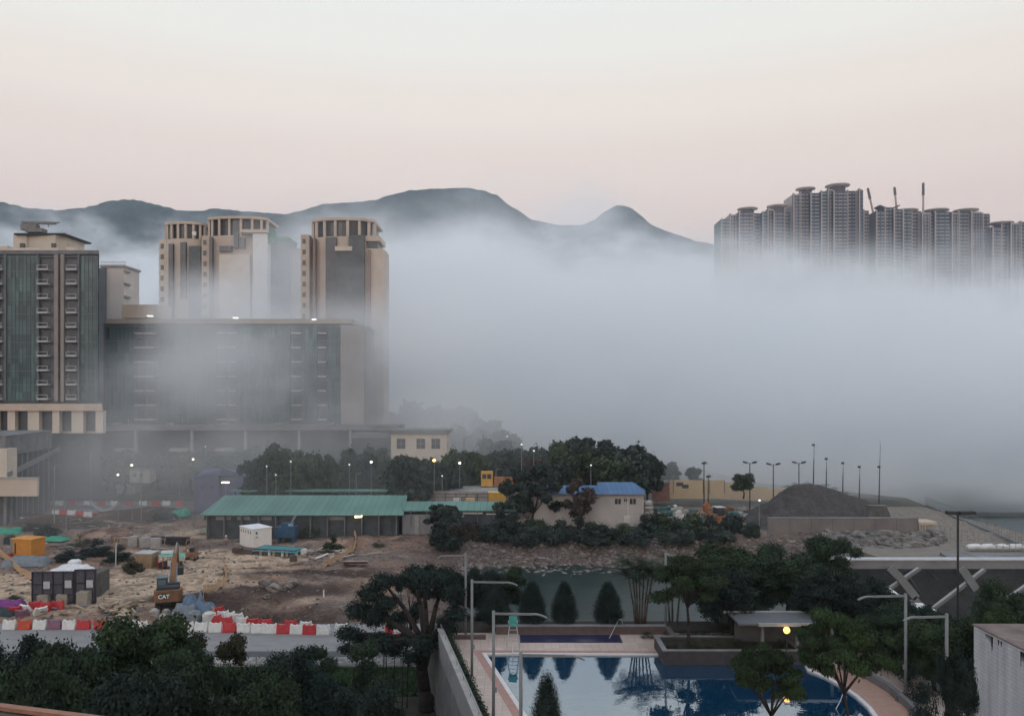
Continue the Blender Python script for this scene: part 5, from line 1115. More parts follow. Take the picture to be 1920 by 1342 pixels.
b = MB(); b.cbox((0, 0, 0), (60, 2, 1.3)); o = b.build('breakwater', m('breakwater_stone', (.09, .10, .11), .9, .2, 1)); o.location = (X(1990, 183), 183, SEA + .2); tag(o, 'thin dark breakwater line in the sea at the right edge', 'breakwater')
# rubble (nobody could count it)
def rocks(name, n, areaf, smin, smax, material, seed):
    r = random.Random(seed); b = MB()
    for _ in range(n):
        x, y, k = areaf(r); s_ = r.uniform(smin, smax) * (r.random() ** 1.2 * .9 + .35) * k
        z = max(site_h(x, y), SEA - .3); b.blob((x, y, z + s_ * .2), (s_ * r.uniform(.7, 1.3), s_ * r.uniform(.6, 1.1), s_ * r.uniform(.5, .9)), r, .35, 5, 4)
    o = b.build(name, material); tag(o, None, None, None, 'stuff'); return o
rockm = mat('rubble_stone', (.095, .076, .068), .9, .4, .9, .03, 6, col2=(.19, .165, .15))
rocks('rubble', 6500, lambda r: (X(px := r.uniform(860, 1740), D_ := r.triangular(121, 147, 128)), D_, 1.0), .08, .42, rockm, 3)
def ra(r): D_ = r.uniform(120, 143.5); return X(r.uniform(1545, 1765), D_), D_, 1.25
rocks('boulder_slope', 2200, ra, .25, .95, mat('boulder_stone', (.085, .078, .076), .9, .35, .6, .04, 5, col2=(.18, .168, .158)), 9)
rocks('scattered_stones', 3600, lambda r: (X(px := r.uniform(0, 900), D_ := r.uniform(90, 160)), D_, 1.0), .05, .24, rockm, 5)
rocks('shoreline_stones', 900, lambda r: (X(px := r.uniform(860, 1560), D_ := r.gauss(125.5, 1.3)), D_, 1.0), .12, .45, mat('pale_stone', (.20, .185, .175), .9, .3, .8, .03, 6), 6)
# ------------------------------------------------------------------ building site
ORD = ['leftmost', 'second', 'third', 'fourth', 'fifth', 'sixth', 'seventh', 'eighth', 'ninth', 'tenth', 'eleventh', 'twelfth', 'thirteenth', 'fourteenth', 'fifteenth']
def barrier_proto(material):
    t = bpy.data.objects.new('plastic_barrier', None); W_ = 1.34
    b = MB(); y = .23
    prof = [(-.5, 0), (-.5, .78), (-.46, .98), (-.38, 1.0), (-.30, .88), (-.12, .84), (0, .92), (.12, .84), (.30, .88), (.38, 1.0), (.46, .98), (.5, .78), (.5, 0)]
    n = len(prof); th = lambda z: .25 * (1 - .62 * z)
    for s_ in (-1, 1): b.v += [(x * W_, s_ * th(z), z * 1.05) for x, z in prof]
    b.f += [tuple(range(n)), tuple(range(2 * n - 1, n - 1, -1))] + [(i, n + i, n + (i + 1) % n, (i + 1) % n) for i in range(n)]
    parts = [('body', b, material)]
    b = MB()
    for s_ in (-1, 1):
        for k in range(3): x = s_ * (.12 + .11 * k) * W_; z = .66 + .04 * (k - 1) * 1.6; b.cbox((x, -.125, z), (.16, .03, .09), 0, 0, -.25 * s_)
    parts.append(('handle_slot', b, m('slot_shade', (.05, .045, .05), .9, .1, 3)))
    b = MB()
    for k in range(3): b.cbox((.5 * W_ + .04, 0, .2 + k * .2), (.1, .26, .08))
    b.cbox((0, -.235, .1), (1.2, .05, .12)); parts.append(('hinge', b, material))
    return [(nm, q.build(nm, mt).data, bpy.data.objects) for nm, q, mt in parts]
PB = {}
for k, mt in (('white', wplast), ('red', red), ('dull purple', mauve), ('orange-red', redor)):
    PB[k] = barrier_proto(mt)
for k in list(bpy.data.objects):
    if k.type == 'MESH' and k.parent is None and k.name.split('.')[0] in ('body', 'handle_slot', 'hinge'): bpy.data.objects.remove(k)
def barrier(px, py, kind, label, group, z=None, D=None, rz=0.0, ry=0.0, rx=0.0, sc=1.0):
    D = D or DG(py, GZ); z = (max(GZ, site_h(X(px, D), D)) if z is None else z)
    t = bpy.data.objects.new('plastic_barrier', None); COL.objects.link(t); t.location = (X(px, D), D, z); t.rotation_euler = (rx, ry, rz); t.scale = (sc, sc, sc); tag(t, label, 'barrier', group)
    for nm, me, _ in PB[kind]: o = bpy.data.objects.new(nm, me); COL.objects.link(o); o.parent = t
front = [(3, 'white'), (18, 'white'), (46, 'orange-red'), (75, 'white'), (102, 'dull purple'), (130, 'white'), (157, 'red'), (189, 'red'), (214, 'white'), (240, 'white'), (264, 'white'), (330, 'white'), (351, 'white'), (377.5, 'white'), (404, 'white'), (430, 'red'), (457, 'white'), (483, 'white'), (507, 'white'), (531, 'red'), (556, 'white'), (580, 'red'), (606, 'white')]
cnt = {}
for px, c in front[1:]:
    i = cnt.get(c, 0); cnt[c] = i + 1; py = 1179 + max(0, (px - 200)) * .024
    barrier(px, py, c, f'{ORD[i]} {c} barrier from the left in the front row along the pale lane', 'barriers in the front row along the lane', z=GZ, rz=random.uniform(-.06, .06))
cnt = {}
for px, py, c, rz, rx in ((30, 1147, 'red', .3, .4), (52, 1146, 'white', -.4, .5), (66, 1142, 'red', .5, .2), (86, 1146, 'red', -.2, .1), (108, 1143, 'red', .05, 0), (74, 1150, 'white', .9, .6), (43, 1152, 'dull purple', .2, .5)):
    i = cnt.get(c, 0); cnt[c] = i + 1; barrier(px, py + 3, c, f'{ORD[i]} {c} barrier from the left in the tumbled heap below the black cages', 'tumbled barriers below the cages', rz=rz, rx=rx)
cnt = {}
for px, py, c, rz in ((408, 1152, 'red', .6), (418, 1160, 'white', .4), (404, 1168, 'red', .1), (430, 1163, 'white', .7), (444, 1165, 'white', .5), (424, 1172, 'red', .3), (454, 1172, 'white', .3), (474, 1174, 'red', .1), (498, 1176, 'red', .05), (545, 1178, 'red', 0), (574, 1180, 'white', 0)):
    i = cnt.get(c, 0); cnt[c] = i + 1; barrier(px, py, c, f'{ORD[i]} {c} barrier from the left in the jumbled second row behind the front one', 'barriers in the second row', rz=rz, sc=.95, rx=random.uniform(-.1, .2))
cnt = {}
for px, py, c, rz in ((734, 1185, 'red', .4), (750, 1192, 'white', .2), (765, 1203, 'red', .8), (742, 1205, 'red', .2), (785, 1214, 'red', .1), (762, 1216, 'white', .3), (810, 1216, 'white', .2), (640, 1186, 'white', .1)):
    i = cnt.get(c, 0); cnt[c] = i + 1; barrier(px, py, c, f'{ORD[i]} {c} barrier from the left seen through the banyan leaves', 'barriers behind the banyan', z=GZ, rz=rz)
# far row on the road bank behind the net fence
MB().box((-170, 172.8, GZ - .5), (X(372, 176), 182, -5.05)).solo('road_bank', conc_d, 'low grey bank carrying the far barrier row', 'bank')
cnt = {}
for px, c in ((2, 'white'), (27, 'red'), (55, 'white'), (86, 'red'), (111, 'white'), (135, 'red'), (165, 'white'), (190, 'red'), (215, 'white'), (242, 'red'), (268, 'white'), (292, 'red'), (312, 'white'), (337, 'orange-red')):
    i = cnt.get(c, 0); cnt[c] = i + 1; barrier(px, 0, c, f'{ORD[i]} {c} barrier from the left in the far row above the net fence', 'barriers in the far row', z=-5.05, D=174, sc=1.18)
cnt = {}
for px, c in ((106, 'white'), (119, 'red'), (134, 'white'), (150, 'red'), (165, 'white')):
    i = cnt.get(c, 0); cnt[c] = i + 1; barrier(px, 971, c, f'{ORD[i]} {c} barrier of the short row on the dirt below the net fence', 'short barrier row on the dirt', D=158, sc=1.15)
t = thing('net_fence', 'sagging grey net fence across the back of the building site', 'fence', (X(200, 171), 171, GZ))
b = MB(); n = 60
for i in range(n + 1):
    x = X(-20 + 395 * i / n, 171); b.v += [(x, 171 + .2 * sin(i), GZ), (x, 171 + .2 * sin(i) + .08, GZ + 1.55 + .12 * sin(i * 2.1))]
b.f = [(2 * i, 2 * i + 2, 2 * i + 3, 2 * i + 1) for i in range(n)]; b.build('net', mat('grey_net', (.21, .205, .215), .9, .15, .6), t, world=True)
for i in range(0, 20): x = X(-10 + 20 * i, 170.8); MB().tube((x, 170.7, GZ), (x, 170.7, GZ + 1.9), .05, n=5).build('post', steel, t, world=True)
t = thing('sagging_cloth', 'grey cloth sagging between two posts over the net fence', 'cloth', (X(197, 166), 166, GZ)); b = MB()
for i in range(13): f = i / 12; x = X(172 + 50 * f, 166); s_ = sin(pi * f) * 1.5; b.v += [(x, 166, GZ + 3.0 - s_), (x, 165.7, GZ + 2.2 - s_ * .95 + abs(f - .5) * .6)]
b.f = [(2 * i, 2 * i + 2, 2 * i + 3, 2 * i + 1) for i in range(12)]; b.build('cloth', m('pale_cloth', (.30, .29, .31), .9, .1, 1), t, world=True)
for px in (172, 222): MB().tube((X(px, 166), 166, GZ), (X(px, 166), 166, GZ + 3.1), .06, n=5).build('pole', steel, t, world=True)
MB().cbox((0, 0, .6), (1.6, .5, 1.1), .3, .4).solo('red_board', red, 'red board leaning at the foot of the sagging cloth', 'board', (0, 0, 0)).location = (X(174, 163), 163, GZ)
r = random.Random(9)
for px, py, sx, lab in ((95, 952, 1.3, 'white sack lump on the dirt left of the short barrier row'), (145, 956, 1.5, 'flat white sheet lump right of the net fence foot'), (198, 960, .8, 'small white lump below the sagging cloth'), (10, 938, .6, 'white lump at the far left of the net fence')):
    D = DG(py, GZ) - 2; b = MB(); b.blob((0, 0, .35), (sx, .7, .45), r, .25, 9, 6); o = b.build('white_sack', white); o.location = (X(px, D), D, GZ + .1); tag(o, lab, 'sack')
# orange cabin
D = 125
t = thing('orange_cabin', 'bright orange site cabin with an open grey end on the left of the site', 'cabin', (X(50, D), D, GZ), radians(-14))
oc = m('orange_cabin_paint', (.50, .21, .035), .6, .1, 1.5)
MB().box((-1.4, -1.2, .1), (2.05, 1.5, 2.75)).build('body', oc, t); MB().box((-1.9, -1.3, 2.75), (2.15, 1.6, 2.87)).build('roof', m('orange_roof', (.58, .27, .06), .6, .1, 1.5), t)
MB().box((-1.46, -.9, .15), (-1.4, 1.3, 2.6)).build('grey_end', conc, t); MB().box((-1.05, -1.24, .6), (-.8, -1.2, 2.2)).build('door_slot', dark, t); MB().box((-2.0, -1.1, 0), (-1.45, -.9, 2.6)).build('open_door', steel, t)
MB().cbox((-1.5, -1.6, .35), (.5, .4, .7)).build('red_box', redor, t)
# white cabin
D = 131
t = thing('white_cabin', 'white site toilet cabin with a row of small dark vents near its roof', 'cabin', (X(474, D), D, site_h(X(474, D), D) - .1), radians(-46))
wc = m('cabin_white', (.66, .64, .62), .6, .06, 1)
L1, L2, H1 = 4.7, 3.3, 3.3
MB().box((-L1, 0, 0), (0, L2, H1)).build('body', wc, t); MB().box((-L1 - .1, -.1, H1), (.1, L2 + .1, H1 + .08)).build('roof', m('cabin_roof', (.72, .73, .75), .6, .04, 1), t)
for k in range(5): x = -L1 + .45 + k * .85; MB().box((x, -.03, H1 - .85), (x + .2, 0, H1 - .4)).build('vent', glass_d, t)
MB().box((0, .5, H1 - .85), (.03, .8, H1 - .5)).build('vent', glass_d, t); MB().box((0, .45, H1 - 1.4), (.12, .85, H1 - 1.3)).build('shelf', dark, t)
b = MB(); b.cbox((0, 0, .35), (4.2, 2.0, .7), radians(-25)); b.cbox((-1.0, -.6, .8), (1.6, .5, .3), radians(-20)); b.solo('dirt_skip', m('brown_steel', (.09, .065, .06), .9, .3, 1.5), 'low brown steel tray beside the white cabin', 'tray', (0, 0, 0)).location = (X(462, 127), 127, GZ + .1)
# blue machine behind the white cabin
D = 136
t = thing('blue_machine', 'dark blue covered machine with a raised arm in front of the long shed', 'machine', (X(538, D), D, GZ))
bm_ = m('dark_blue', (.02, .065, .13), .7, .25, 1.5); b = MB(); b.cbox((0, 0, 2.0), (3.2, 2.4, 1.7)); b.cbox((.3, 0, 3.1), (1.8, 1.8, .6)); b.build('body', bm_, t)
for x in (-1.2, 1.2): MB().cbox((x, 0, .6), (.3, 1.8, 1.2)).build('leg', bm_, t)
MB().bar((.6, 0, 3.2), (1.5, 0, 4.6), .25).build('arm', steel, t); MB().cbox((.9, -.9, 3.2), (.8, .5, .35)).build('lamp_box', m('pale_blue', (.2, .32, .4), .6, .1, 2), t)
# teal tarp stack
def tarp(name, px, py, w, d, h, col, label, seed, rz=0.0, rag=.25):
    D = DG(py, GZ); r = random.Random(seed); nx_, ny_ = 14, 9; b = MB(); s2 = Vector((seed, 0, 0))
    for i in range(nx_ + 1):
        for j in range(ny_ + 1):
            u, v = i / nx_ * 2 - 1, j / ny_ * 2 - 1; e = min(1, (1 - max(abs(u), abs(v))) * 5); z = h * (e * (.8 + rag * mnoise.noise(Vector((u * 2, v * 2, seed)))) ) + .02
            b.v.append((u * w / 2 + .1 * mnoise.noise(Vector((v * 3, seed, 1))), v * d / 2, max(0, z + h * rag * .5 * mnoise.noise(Vector((u * 5, v * 5, seed))) * e)))
    for i in range(nx_):
        for j in range(ny_): a = i * (ny_ + 1) + j; b.f.append((a, a + ny_ + 1, a + ny_ + 2, a + 1))
    o = b.build(name, col, smooth=True); x = X(px, D); o.location = (x, D, max(GZ, site_h(x, D))); o.rotation_euler = (0, 0, rz); return tag(o, label, 'tarpaulin')
teal = m('teal_sheet', (.05, .20, .22), .7, .2, 1.2); tg = m('green_sheet', (.03, .26, .17), .7, .2, 1.5); dk = m('dark_sheet', (.025, .04, .045), .8, .35, 1.5); gy = m('grey_sheet', (.16, .18, .20), .8, .2, 1.5); bl = m('blue_grey_sheet', (.11, .16, .22), .8, .25, 1.5)
t = thing('covered_stack', 'teal sheet spread over a long stack of crates right of the white cabin', 'stack', (X(525, 126), 126, GZ), radians(-14))
b = MB(); b.box((-3.6, -1.6, 0), (3.6, 1.6, 1.1)); b.build('crates', m('crate_dark', (.07, .075, .07), .9, .3, 2), t)
b = MB(); r = random.Random(2)
for i in range(15):
    for j in range(7): b.v.append((-3.9 + i * .56, -1.9 + j * .64, 1.15 + .16 * mnoise.noise(Vector((i * .4, j * .5, 1))) - (.35 if j in (0, 6) else 0) - (.3 if i in (0, 14) else 0)))
b.f = [(i * 7 + j, (i + 1) * 7 + j, (i + 1) * 7 + j + 1, i * 7 + j + 1) for i in range(14) for j in range(6)]; b.build('sheet', teal, t, smooth=True)
for k in range(4): MB().box((-3.68, -1.3 + k * .7, .2), (-3.6, -.9 + k * .7, .85)).build('crate_front', offwhite if k % 2 else timber, t)
for k in range(8): MB().box((-2.6 + k * .75, -1.68, .1), (-2.2 + k * .75, -1.6, .95)).build('crate_front', [timber, brown, offwhite][k % 3], t)
for a in ((12, 999, 5.5, 3, .9, tg, 'green sheet heap left of the orange cabin', 1), (103, 1012, 4.6, 2.6, .5, tg, 'flat green sheet behind the orange cabin', 2), (310, 974, 4.4, 2.6, 1.2, dk, 'dark sheeted heap by the left end of the long shed', 3), (340, 972, 3.6, 2.2, 1.3, tg, 'bright green sheet heap by the left end of the long shed', 4),
          (50, 1058, 6.0, 4.2, 1.1, gy, 'crumpled grey sheet left of the white sacks', 5), (35, 1040, 4, 3, .8, gy, 'grey sheet edge beside the orange cabin', 6), (140, 1045, 5, 3.2, .7, dk, 'black sheet behind the white sacks', 7), (345, 1158, 2.6, 2.2, 1.5, gy, 'grey sheeted bundle below the excavator', 8), (362, 1146, 2.4, 2.2, 1.9, bl, 'pointed blue-grey sheeted bundle below the excavator', 9), (384, 1150, 2.2, 2, 1.3, bl, 'smaller blue-grey sheeted bundle beside the barriers', 10),
          (16, 1140, 3.6, 2.0, 1.0, m('purple_sheet', (.17, .04, .18), .7, .2, 1.5), 'purple sheet heap at the left edge below the cages', 11), (160, 968, 6, 3, .8, gy, 'grey sheet over rubble behind the scrub', 12), (5, 1150, 4, 2, .6, dk, 'dark sheet at the left edge behind the barriers', 13)):
    tarp('tarpaulin', *a[:2], a[2], a[3], a[4], a[5], a[6], a[7], random.uniform(-.3, .3), .45)
# white sacks on the ground behind the cages
r = random.Random(31); sackm = m('white_sack', (.60, .60, .62), .8, .12, 2); k = 0
for row, (D, n_, z) in enumerate(((97.4, 4, 2.6), (98.8, 4, 2.65), (100.2, 4, 2.6), (101.6, 3, 2.6), (103.0, 1, 2.95))):
    for i in range(n_):
        x = X(78 + (i + (.5 if n_ == 1 else 0)) * 17.5 + (10 - row * 3), 96.5); b = MB(); nu = 12; 
        w = .66
        for a_, (q, zz) in enumerate(((.1, 0), (.95, .03), (1.06, .4), (1.0, .8), (.7, .98), (.1, 1.0))):
            for u in range(nu):
                t_ = 2 * pi * u / nu; c_, s_ = cos(t_), sin(t_); sq = (abs(c_) ** 5 + abs(s_) ** 5) ** (-1 / 5); b.v.append((w * q * c_ * sq * r.uniform(.95, 1.05), w * q * s_ * sq, zz * 1.0 + r.uniform(-.03, .03)))
        for a_ in range(5):
            for u in range(nu): v_ = (u + 1) % nu; b.f.append((a_ * nu + u, a_ * nu + v_, a_ * nu + nu + v_, a_ * nu + nu + u))
        o = b.build('bulk_sack', sackm, smooth=False); o.location = (x, D, GZ + z); tag(o, 'full white bulk sack on the platform behind the black cages', 'sack', 'white bulk sacks behind the cages')
MB().box((X(66, 96), 96.7, GZ - .3), (X(141, 96), 104.2, GZ + 2.58)).solo('sack_platform', m('platform', (.10, .095, .09), .9, .3, 1), 'dark platform carrying the white sacks', 'platform')
# black cages
def cage(px0, px1, ytop, D, label, ncol, notices):
    w = (px1 - px0) / FPX * D; h = Z(ytop, D) - GZ; t = thing('steel_cage', label, 'cage', (X((px0 + px1) / 2, D), D, GZ), radians(1.5))
    fm = m('cage_frame', (.028, .022, .03), .7, .2, 2); MB().box((-w / 2 + .05, .05, 0), (w / 2 - .05, .5, h - .05)).build('mesh_panel', m('cage_mesh', (.075, .072, .09), .85, .25, 3), t)
    b = MB()
    for i in range(ncol + 1): x = -w / 2 + w * i / ncol; b.box((x - .07, -.06, 0), (x + .07, .05, h))
    for z in (0.35, h * .33, h * .62, h - .1): b.box((-w / 2, -.05, z - .06), (w / 2, .04, z + .06))
    b.build('frame', fm, t)
    for x, z, s_ in notices: MB().box((x * w, -.09, z * h), (x * w + s_, -.066, z * h + s_ * 1.15)).build('notice', m('paper', (.42, .42, .46), .8, .2, 5), t)
cage(61, 137, 1071, 95.6, 'wide dark steel cage with two pale notices', 4, ((-.22, .50, .75), (.30, .52, .78), (-.15, .22, .30), (.12, .26, .30)))
cage(141, 178, 1067, 95.6, 'narrow dark steel cage with one pale notice, right of the wide one', 2, ((.08, .50, .78), (.20, .26, .32)))
# concrete blocks
def cblock(px, py, w, label, rz=0.0, mt=None, hh=None, cat='concrete block'):
    D = DG(py, GZ); s_ = w / FPX * D; b = MB(); b.cbox((0, s_ * .4, (hh or s_ * 1.0) / 2), (s_, s_ * .8, hh or s_)); b.cbox((0, s_ * .4, (hh or s_) + .03), (s_ * .9, s_ * .7, .06)); o = b.build('concrete_block', mt or m('block_tan', (.27, .25, .21), .9, .2, 1.5, .02, 8)); x = X(px, D); o.location = (x, D, GZ); o.rotation_euler = (0, 0, rz); tag(o, label, cat)
cblock(79, 1137, 20.5, 'concrete block in front of the left half of the wide cage'); cblock(115, 1136, 20.5, 'concrete block in front of the right half of the wide cage'); cblock(153, 1139, 21, 'concrete block in front of the narrow cage', hh=1.75)
for i, (px, py, w) in enumerate(((231, 1022, 14), (248, 1024, 17), (271, 1026, 18), (291, 1028, 18), (318, 1020, 16))): cblock(px, py, w, f'{ORD[i]} from the left of the grey blocks standing before the timber frame', .1 * i, conc)
# timber frame and black boards
t = thing('timber_frame', 'long rough timber frame like a fallen ladder beside the black boards', 'timber frame', (X(270, 134), 134, GZ), radians(-8))
for z in (.35, 1.25): MB().bar((-5, -.8, z), (4.4, -.8, z), .14).build('beam', timber, t)
for k in range(17): MB().bar((-4.9 + k * .56, -.8, 0), (-4.7 + k * .56, -.8, 1.4), .10).build('post', timber, t)
MB().bar((-5, .6, 1.5), (4, -1.4, .2), .12).build('beam', timber, t)
b = MB(); b.cbox((3.6, 1.0, .65), (7.2, 1.2, 1.3), radians(2)); b.cbox((-1.5, 1.6, .55), (5, 1.0, 1.1)); b.build('black_board', m('black_board', (.022, .02, .025), .8, .25, 2), t)
MB().cbox((-4.6, 1.0, .7), (3.0, 1.6, 1.4)).build('brown_end', m('brown_board', (.16, .10, .08), .9, .2, 2), t)
# plywood box, green-covered rack
D = 117
t = thing('plywood_box', 'brown plywood box with a pale lid in the middle of the site', 'box', (X(275, D), D, GZ), radians(-6))
MB().box((-1.3, -.9, 0), (1.25, 1.0, 2.1)).build('body', m('plywood', (.29, .20, .125), .85, .12, 1.5), t); MB().cbox((0, 0, 2.15), (2.6, 2.0, .1), 0, .05).build('lid', m('pale_lid', (.40, .40, .40), .8, .1, 2), t)
t = thing('covered_rack', 'rack of dark machinery under a turquoise sheet beside the plywood box', 'rack', (X(318, D), D, GZ))
b = MB(); b.box((-1.5, -.6, 0), (1.5, 1.0, .7)); b.build('base', dark, t); b = MB()
for x in (-1.4, -.7, 0, .7, 1.4): b.box((x - .05, -.65, 0), (x + .05, -.55, 1.5))
b.build('frame', redor, t); MB().cbox((.3, -.7, .7), (.5, .1, .8)).build('white_panel', offwhite, t)
b = MB(); 
for i in range(9):
    for j in range(5): b.v.append((-1.9 + i * .48, -.9 + j * .55, 1.75 + .25 * mnoise.noise(Vector((i * .6, j * .7, 3))) - (.3 if i in (0, 8) else 0)))
b.f = [(i * 5 + j, (i + 1) * 5 + j, (i + 1) * 5 + j + 1, i * 5 + j + 1) for i in range(8) for j in range(4)]; b.build('sheet', m('turquoise_sheet', (.09, .38, .31), .7, .15, 1.5), t, smooth=True)
MB().cbox((-.7, .9, 2.0), (1.6, .6, .4), .2).build('white_bundle', white, t)
# mini excavator
D = 122
t = thing('mini_excavator', 'small open mini excavator with a rust-coloured roll frame', 'digger', (X(360, D), D, GZ), radians(8))
rc = m('rust_orange', (.24, .12, .075), .7, .25, 2)
for s_ in (-1, 1): MB().cbox((s_ * .6, 0, .22), (.35, 1.9, .44)).build('track', dark, t)
MB().cbox((0, 0, .85), (1.5, 1.6, .7)).build('body', rc, t); MB().cbox((0, .1, 1.5), (.6, .6, .7)).build('seat', dark, t)
b = MB(); b.path([(-.7, -.5, 1.1), (-.72, -.5, 2.9), (-.5, -.5, 3.15), (.5, -.5, 3.15), (.72, -.5, 2.9), (.7, -.5, 1.1)], [.08] * 6, 6); b.build('roll_frame', rc, t)
MB().bar((-.3, 1.0, 1.0), (-1.3, 1.6, 1.9), .2).build('arm', rc, t)
# excavator
D = 95
t = thing('excavator', 'orange-brown tracked excavator seen from behind with its boom reaching away', 'digger', (X(317, D), D, GZ), radians(20))
eo = m('excavator_orange', (.17, .082, .045), .55, .18, 1.5); ed = m('excavator_dark', (.03, .04, .045), .5, .2, 2)
for s_ in (-1, 1):
    b = MB(); y0, y1 = -1.9, 2.1; pr = [(y0 + .35, 0), (y1 - .35, 0), (y1, .35), (y1, .6), (y1 - .35, .9), (y0 + .35, .9), (y0, .6), (y0, .35)]
    for sx in (-.28, .28): b.v += [(s_ * 1.15 + sx, y, z) for y, z in pr]
    b.f += [tuple(range(8)), tuple(range(15, 7, -1))] + [(i, 8 + i, 8 + (i + 1) % 8, (i + 1) % 8) for i in range(8)]; b.build('track', ed, t)
MB().cbox((0, .1, .75), (1.8, 2.2, .5)).build('undercarriage', ed, t)
b = MB(); b.prism([(-1.5, -2.2), (-1.2, -2.45), (1.2, -2.45), (1.5, -2.2), (1.5, -1.2), (-1.5, -1.2)], 1.15, 2.45); cw = b.build('counterweight', eo, t)
MB().box((-1.0, -2.49, 1.5), (.15, -2.45, 2.2)).build('nameplate', ed, cw)
MB().box((-1.45, -1.2, 1.2), (1.45, 1.5, 1.95)).build('body', eo, t); MB().box((-1.25, -1.9, 2.45), (1.15, -.6, 2.75)).build('engine_hood', ed, t)
b = MB(); b.prism([(-1.3, -.5), (-.2, -.5), (-.2, 1.4), (-1.3, 1.4)], 1.95, 3.5); cab = b.build('cab', ed, t)
MB().box((-1.2, -.53, 2.6), (-.3, -.5, 3.4)).build('rear_window', m('cab_glass', (.10, .14, .16), .2, .1, 2, spec=.6), cab); MB().box((-1.35, -.55, 3.5), (-.15, 1.45, 3.58)).build('cab_roof', m('cab_glass'), cab)
MB().box((-.15, -.5, 1.95), (1.2, .2, 2.9)).build('engine_cover', ed, t)
b = MB(); b.bar((.35, 1.2, 2.0), (.45, 3.4, 5.2), .5, .55); b.bar((.45, 3.3, 5.1), (.55, 6.2, 5.9), .48, .5); b.build('boom', m('boom_brown', (.20, .10, .05), .6, .2, 1.5), t)
b = MB(); b.bar((.55, 5.9, 6.1), (.62, 7.6, 3.1), .4, .45); b.build('stick', m('boom_brown'), t)
for s_ in (-1, 1): MB().tube((.35 + s_ * .35, 1.0, 2.1), (.4 + s_ * .35, 2.9, 4.6), .09, n=6).build('hydraulic_ram', steel, t)
MB().tube((.5, 3.0, 5.7), (.6, 5.9, 6.5), .1, n=6).build('hydraulic_ram', steel, t)
b = MB(); b.prism([(-.1, 7.2), (1.3, 7.2), (1.3, 8.1), (-.1, 8.1)], 2.2, 3.1); b.build('bucket', ed, t)
cu = bpy.data.curves.new('lettering', 'FONT'); cu.body = 'CAT'; cu.size = .62; cu.extrude = .008; cu.align_x = 'CENTER'; cu.offset = .018
to = bpy.data.objects.new('tmp', cu); COL.objects.link(to); bpy.context.view_layer.update()
me = bpy.data.meshes.new_from_object(to.evaluated_get(bpy.context.evaluated_depsgraph_get())); bpy.data.objects.remove(to); me.materials.clear(); me.materials.append(m('letter_white', (.72, .70, .64), .6, .02, 1))
lo = bpy.data.objects.new('lettering', me); COL.objects.link(lo); lo.parent = cw; lo.location = (-.425, -2.505, 1.62); lo.rotation_euler = (radians(90), 0, 0)
# worker
def skin(name, vs, es, rs, mat_, parent, root=0):
    me = bpy.data.meshes.new(name); me.from_pydata(vs, es, []); o = bpy.data.objects.new(name, me); COL.objects.link(o); o.parent = parent
    md = o.modifiers.new('s', 'SKIN'); 
    for i, r_ in enumerate(rs): me.skin_vertices[0].data[i].radius = (r_, r_) if me.skin_vertices else None
    me.skin_vertices[0].data[root].use_root = True; o.modifiers.new('u', 'SUBSURF').levels = 1; me.materials.append(mat_); return o
D = 133
wk = thing('person', 'worker in a white helmet and dull pinkish clothes standing left of the white cabin', 'person', (X(424, D), D, site_h(X(424, D), D)), radians(200))
def skin2(name, vs, es, rs, mat_, root=0):
    me = bpy.data.meshes.new(name); me.from_pydata(vs, es, []); o = bpy.data.objects.new(name, me); COL.objects.link(o); o.parent = wk
    o.modifiers.new('s', 'SKIN')
    if not me.skin_vertices:
        bpy.context.view_layer.update(); 
    if me.skin_vertices:
        for i, r_ in enumerate(rs): me.skin_vertices[0].data[i].radius = (r_, r_)
        me.skin_vertices[0].data[root].use_root = True
    u = o.modifiers.new('u', 'SUBSURF'); u.levels = 1; u.render_levels = 1; me.materials.append(mat_); return o
bv = [(0, 0, .92), (0, -.02, 1.15), (0, 0, 1.40), (0, .01, 1.52), (0, .03, 1.64), (0, .03, 1.74), (-.19, 0, 1.40), (-.27, .05, 1.13), (-.24, .22, .95), (.19, 0, 1.40), (.28, .04, 1.14), (.22, .24, 1.0), (-.10, 0, .86), (-.13, .03, .48), (-.14, -.02, .08), (-.14, .14, .04), (.10, 0, .86), (.15, .06, .48), (.17, 0, .08), (.17, .16, .04)]
be = [(0, 1), (1, 2), (2, 3), (3, 4), (4, 5), (2, 6), (6, 7), (7, 8), (2, 9), (9, 10), (10, 11), (0, 12), (12, 13), (13, 14), (14, 15), (0, 16), (16, 17), (17, 18), (18, 19)]
brd = [.14, .13, .15, .055, .10, .085, .065, .05, .04, .065, .05, .04, .09, .065, .045, .04, .09, .065, .045, .04]
skin2('body', bv, be, brd, m('skin', (.34, .20, .14), .7, .05, 3))
skin2('jacket', [bv[0], bv[1], bv[2], bv[6], bv[7], (-.25, .16, 1.0), bv[9], bv[10], (.24, .18, 1.03)], [(0, 1), (1, 2), (2, 3), (3, 4), (4, 5), (2, 6), (6, 7), (7, 8)], [.16, .155, .175, .085, .07, .055, .085, .07, .055], m('pink_cloth', (.36, .22, .21), .9, .15, 6))
skin2('trousers', [(0, 0, .95), bv[12], bv[13], (-.14, -.01, .12), bv[16], bv[17], (.17, .01, .12)], [(0, 1), (1, 2), (2, 3), (0, 4), (4, 5), (5, 6)], [.155, .11, .085, .065, .11, .085, .065], m('grey_trousers', (.12, .11, .12), .9, .15, 6))
MB().lathe((0, .03, 1.70), [(.19, 0), (.155, .03), (.15, .1), (.10, .17), (.02, .19)], 12).build('helmet', white, wk, smooth=True)
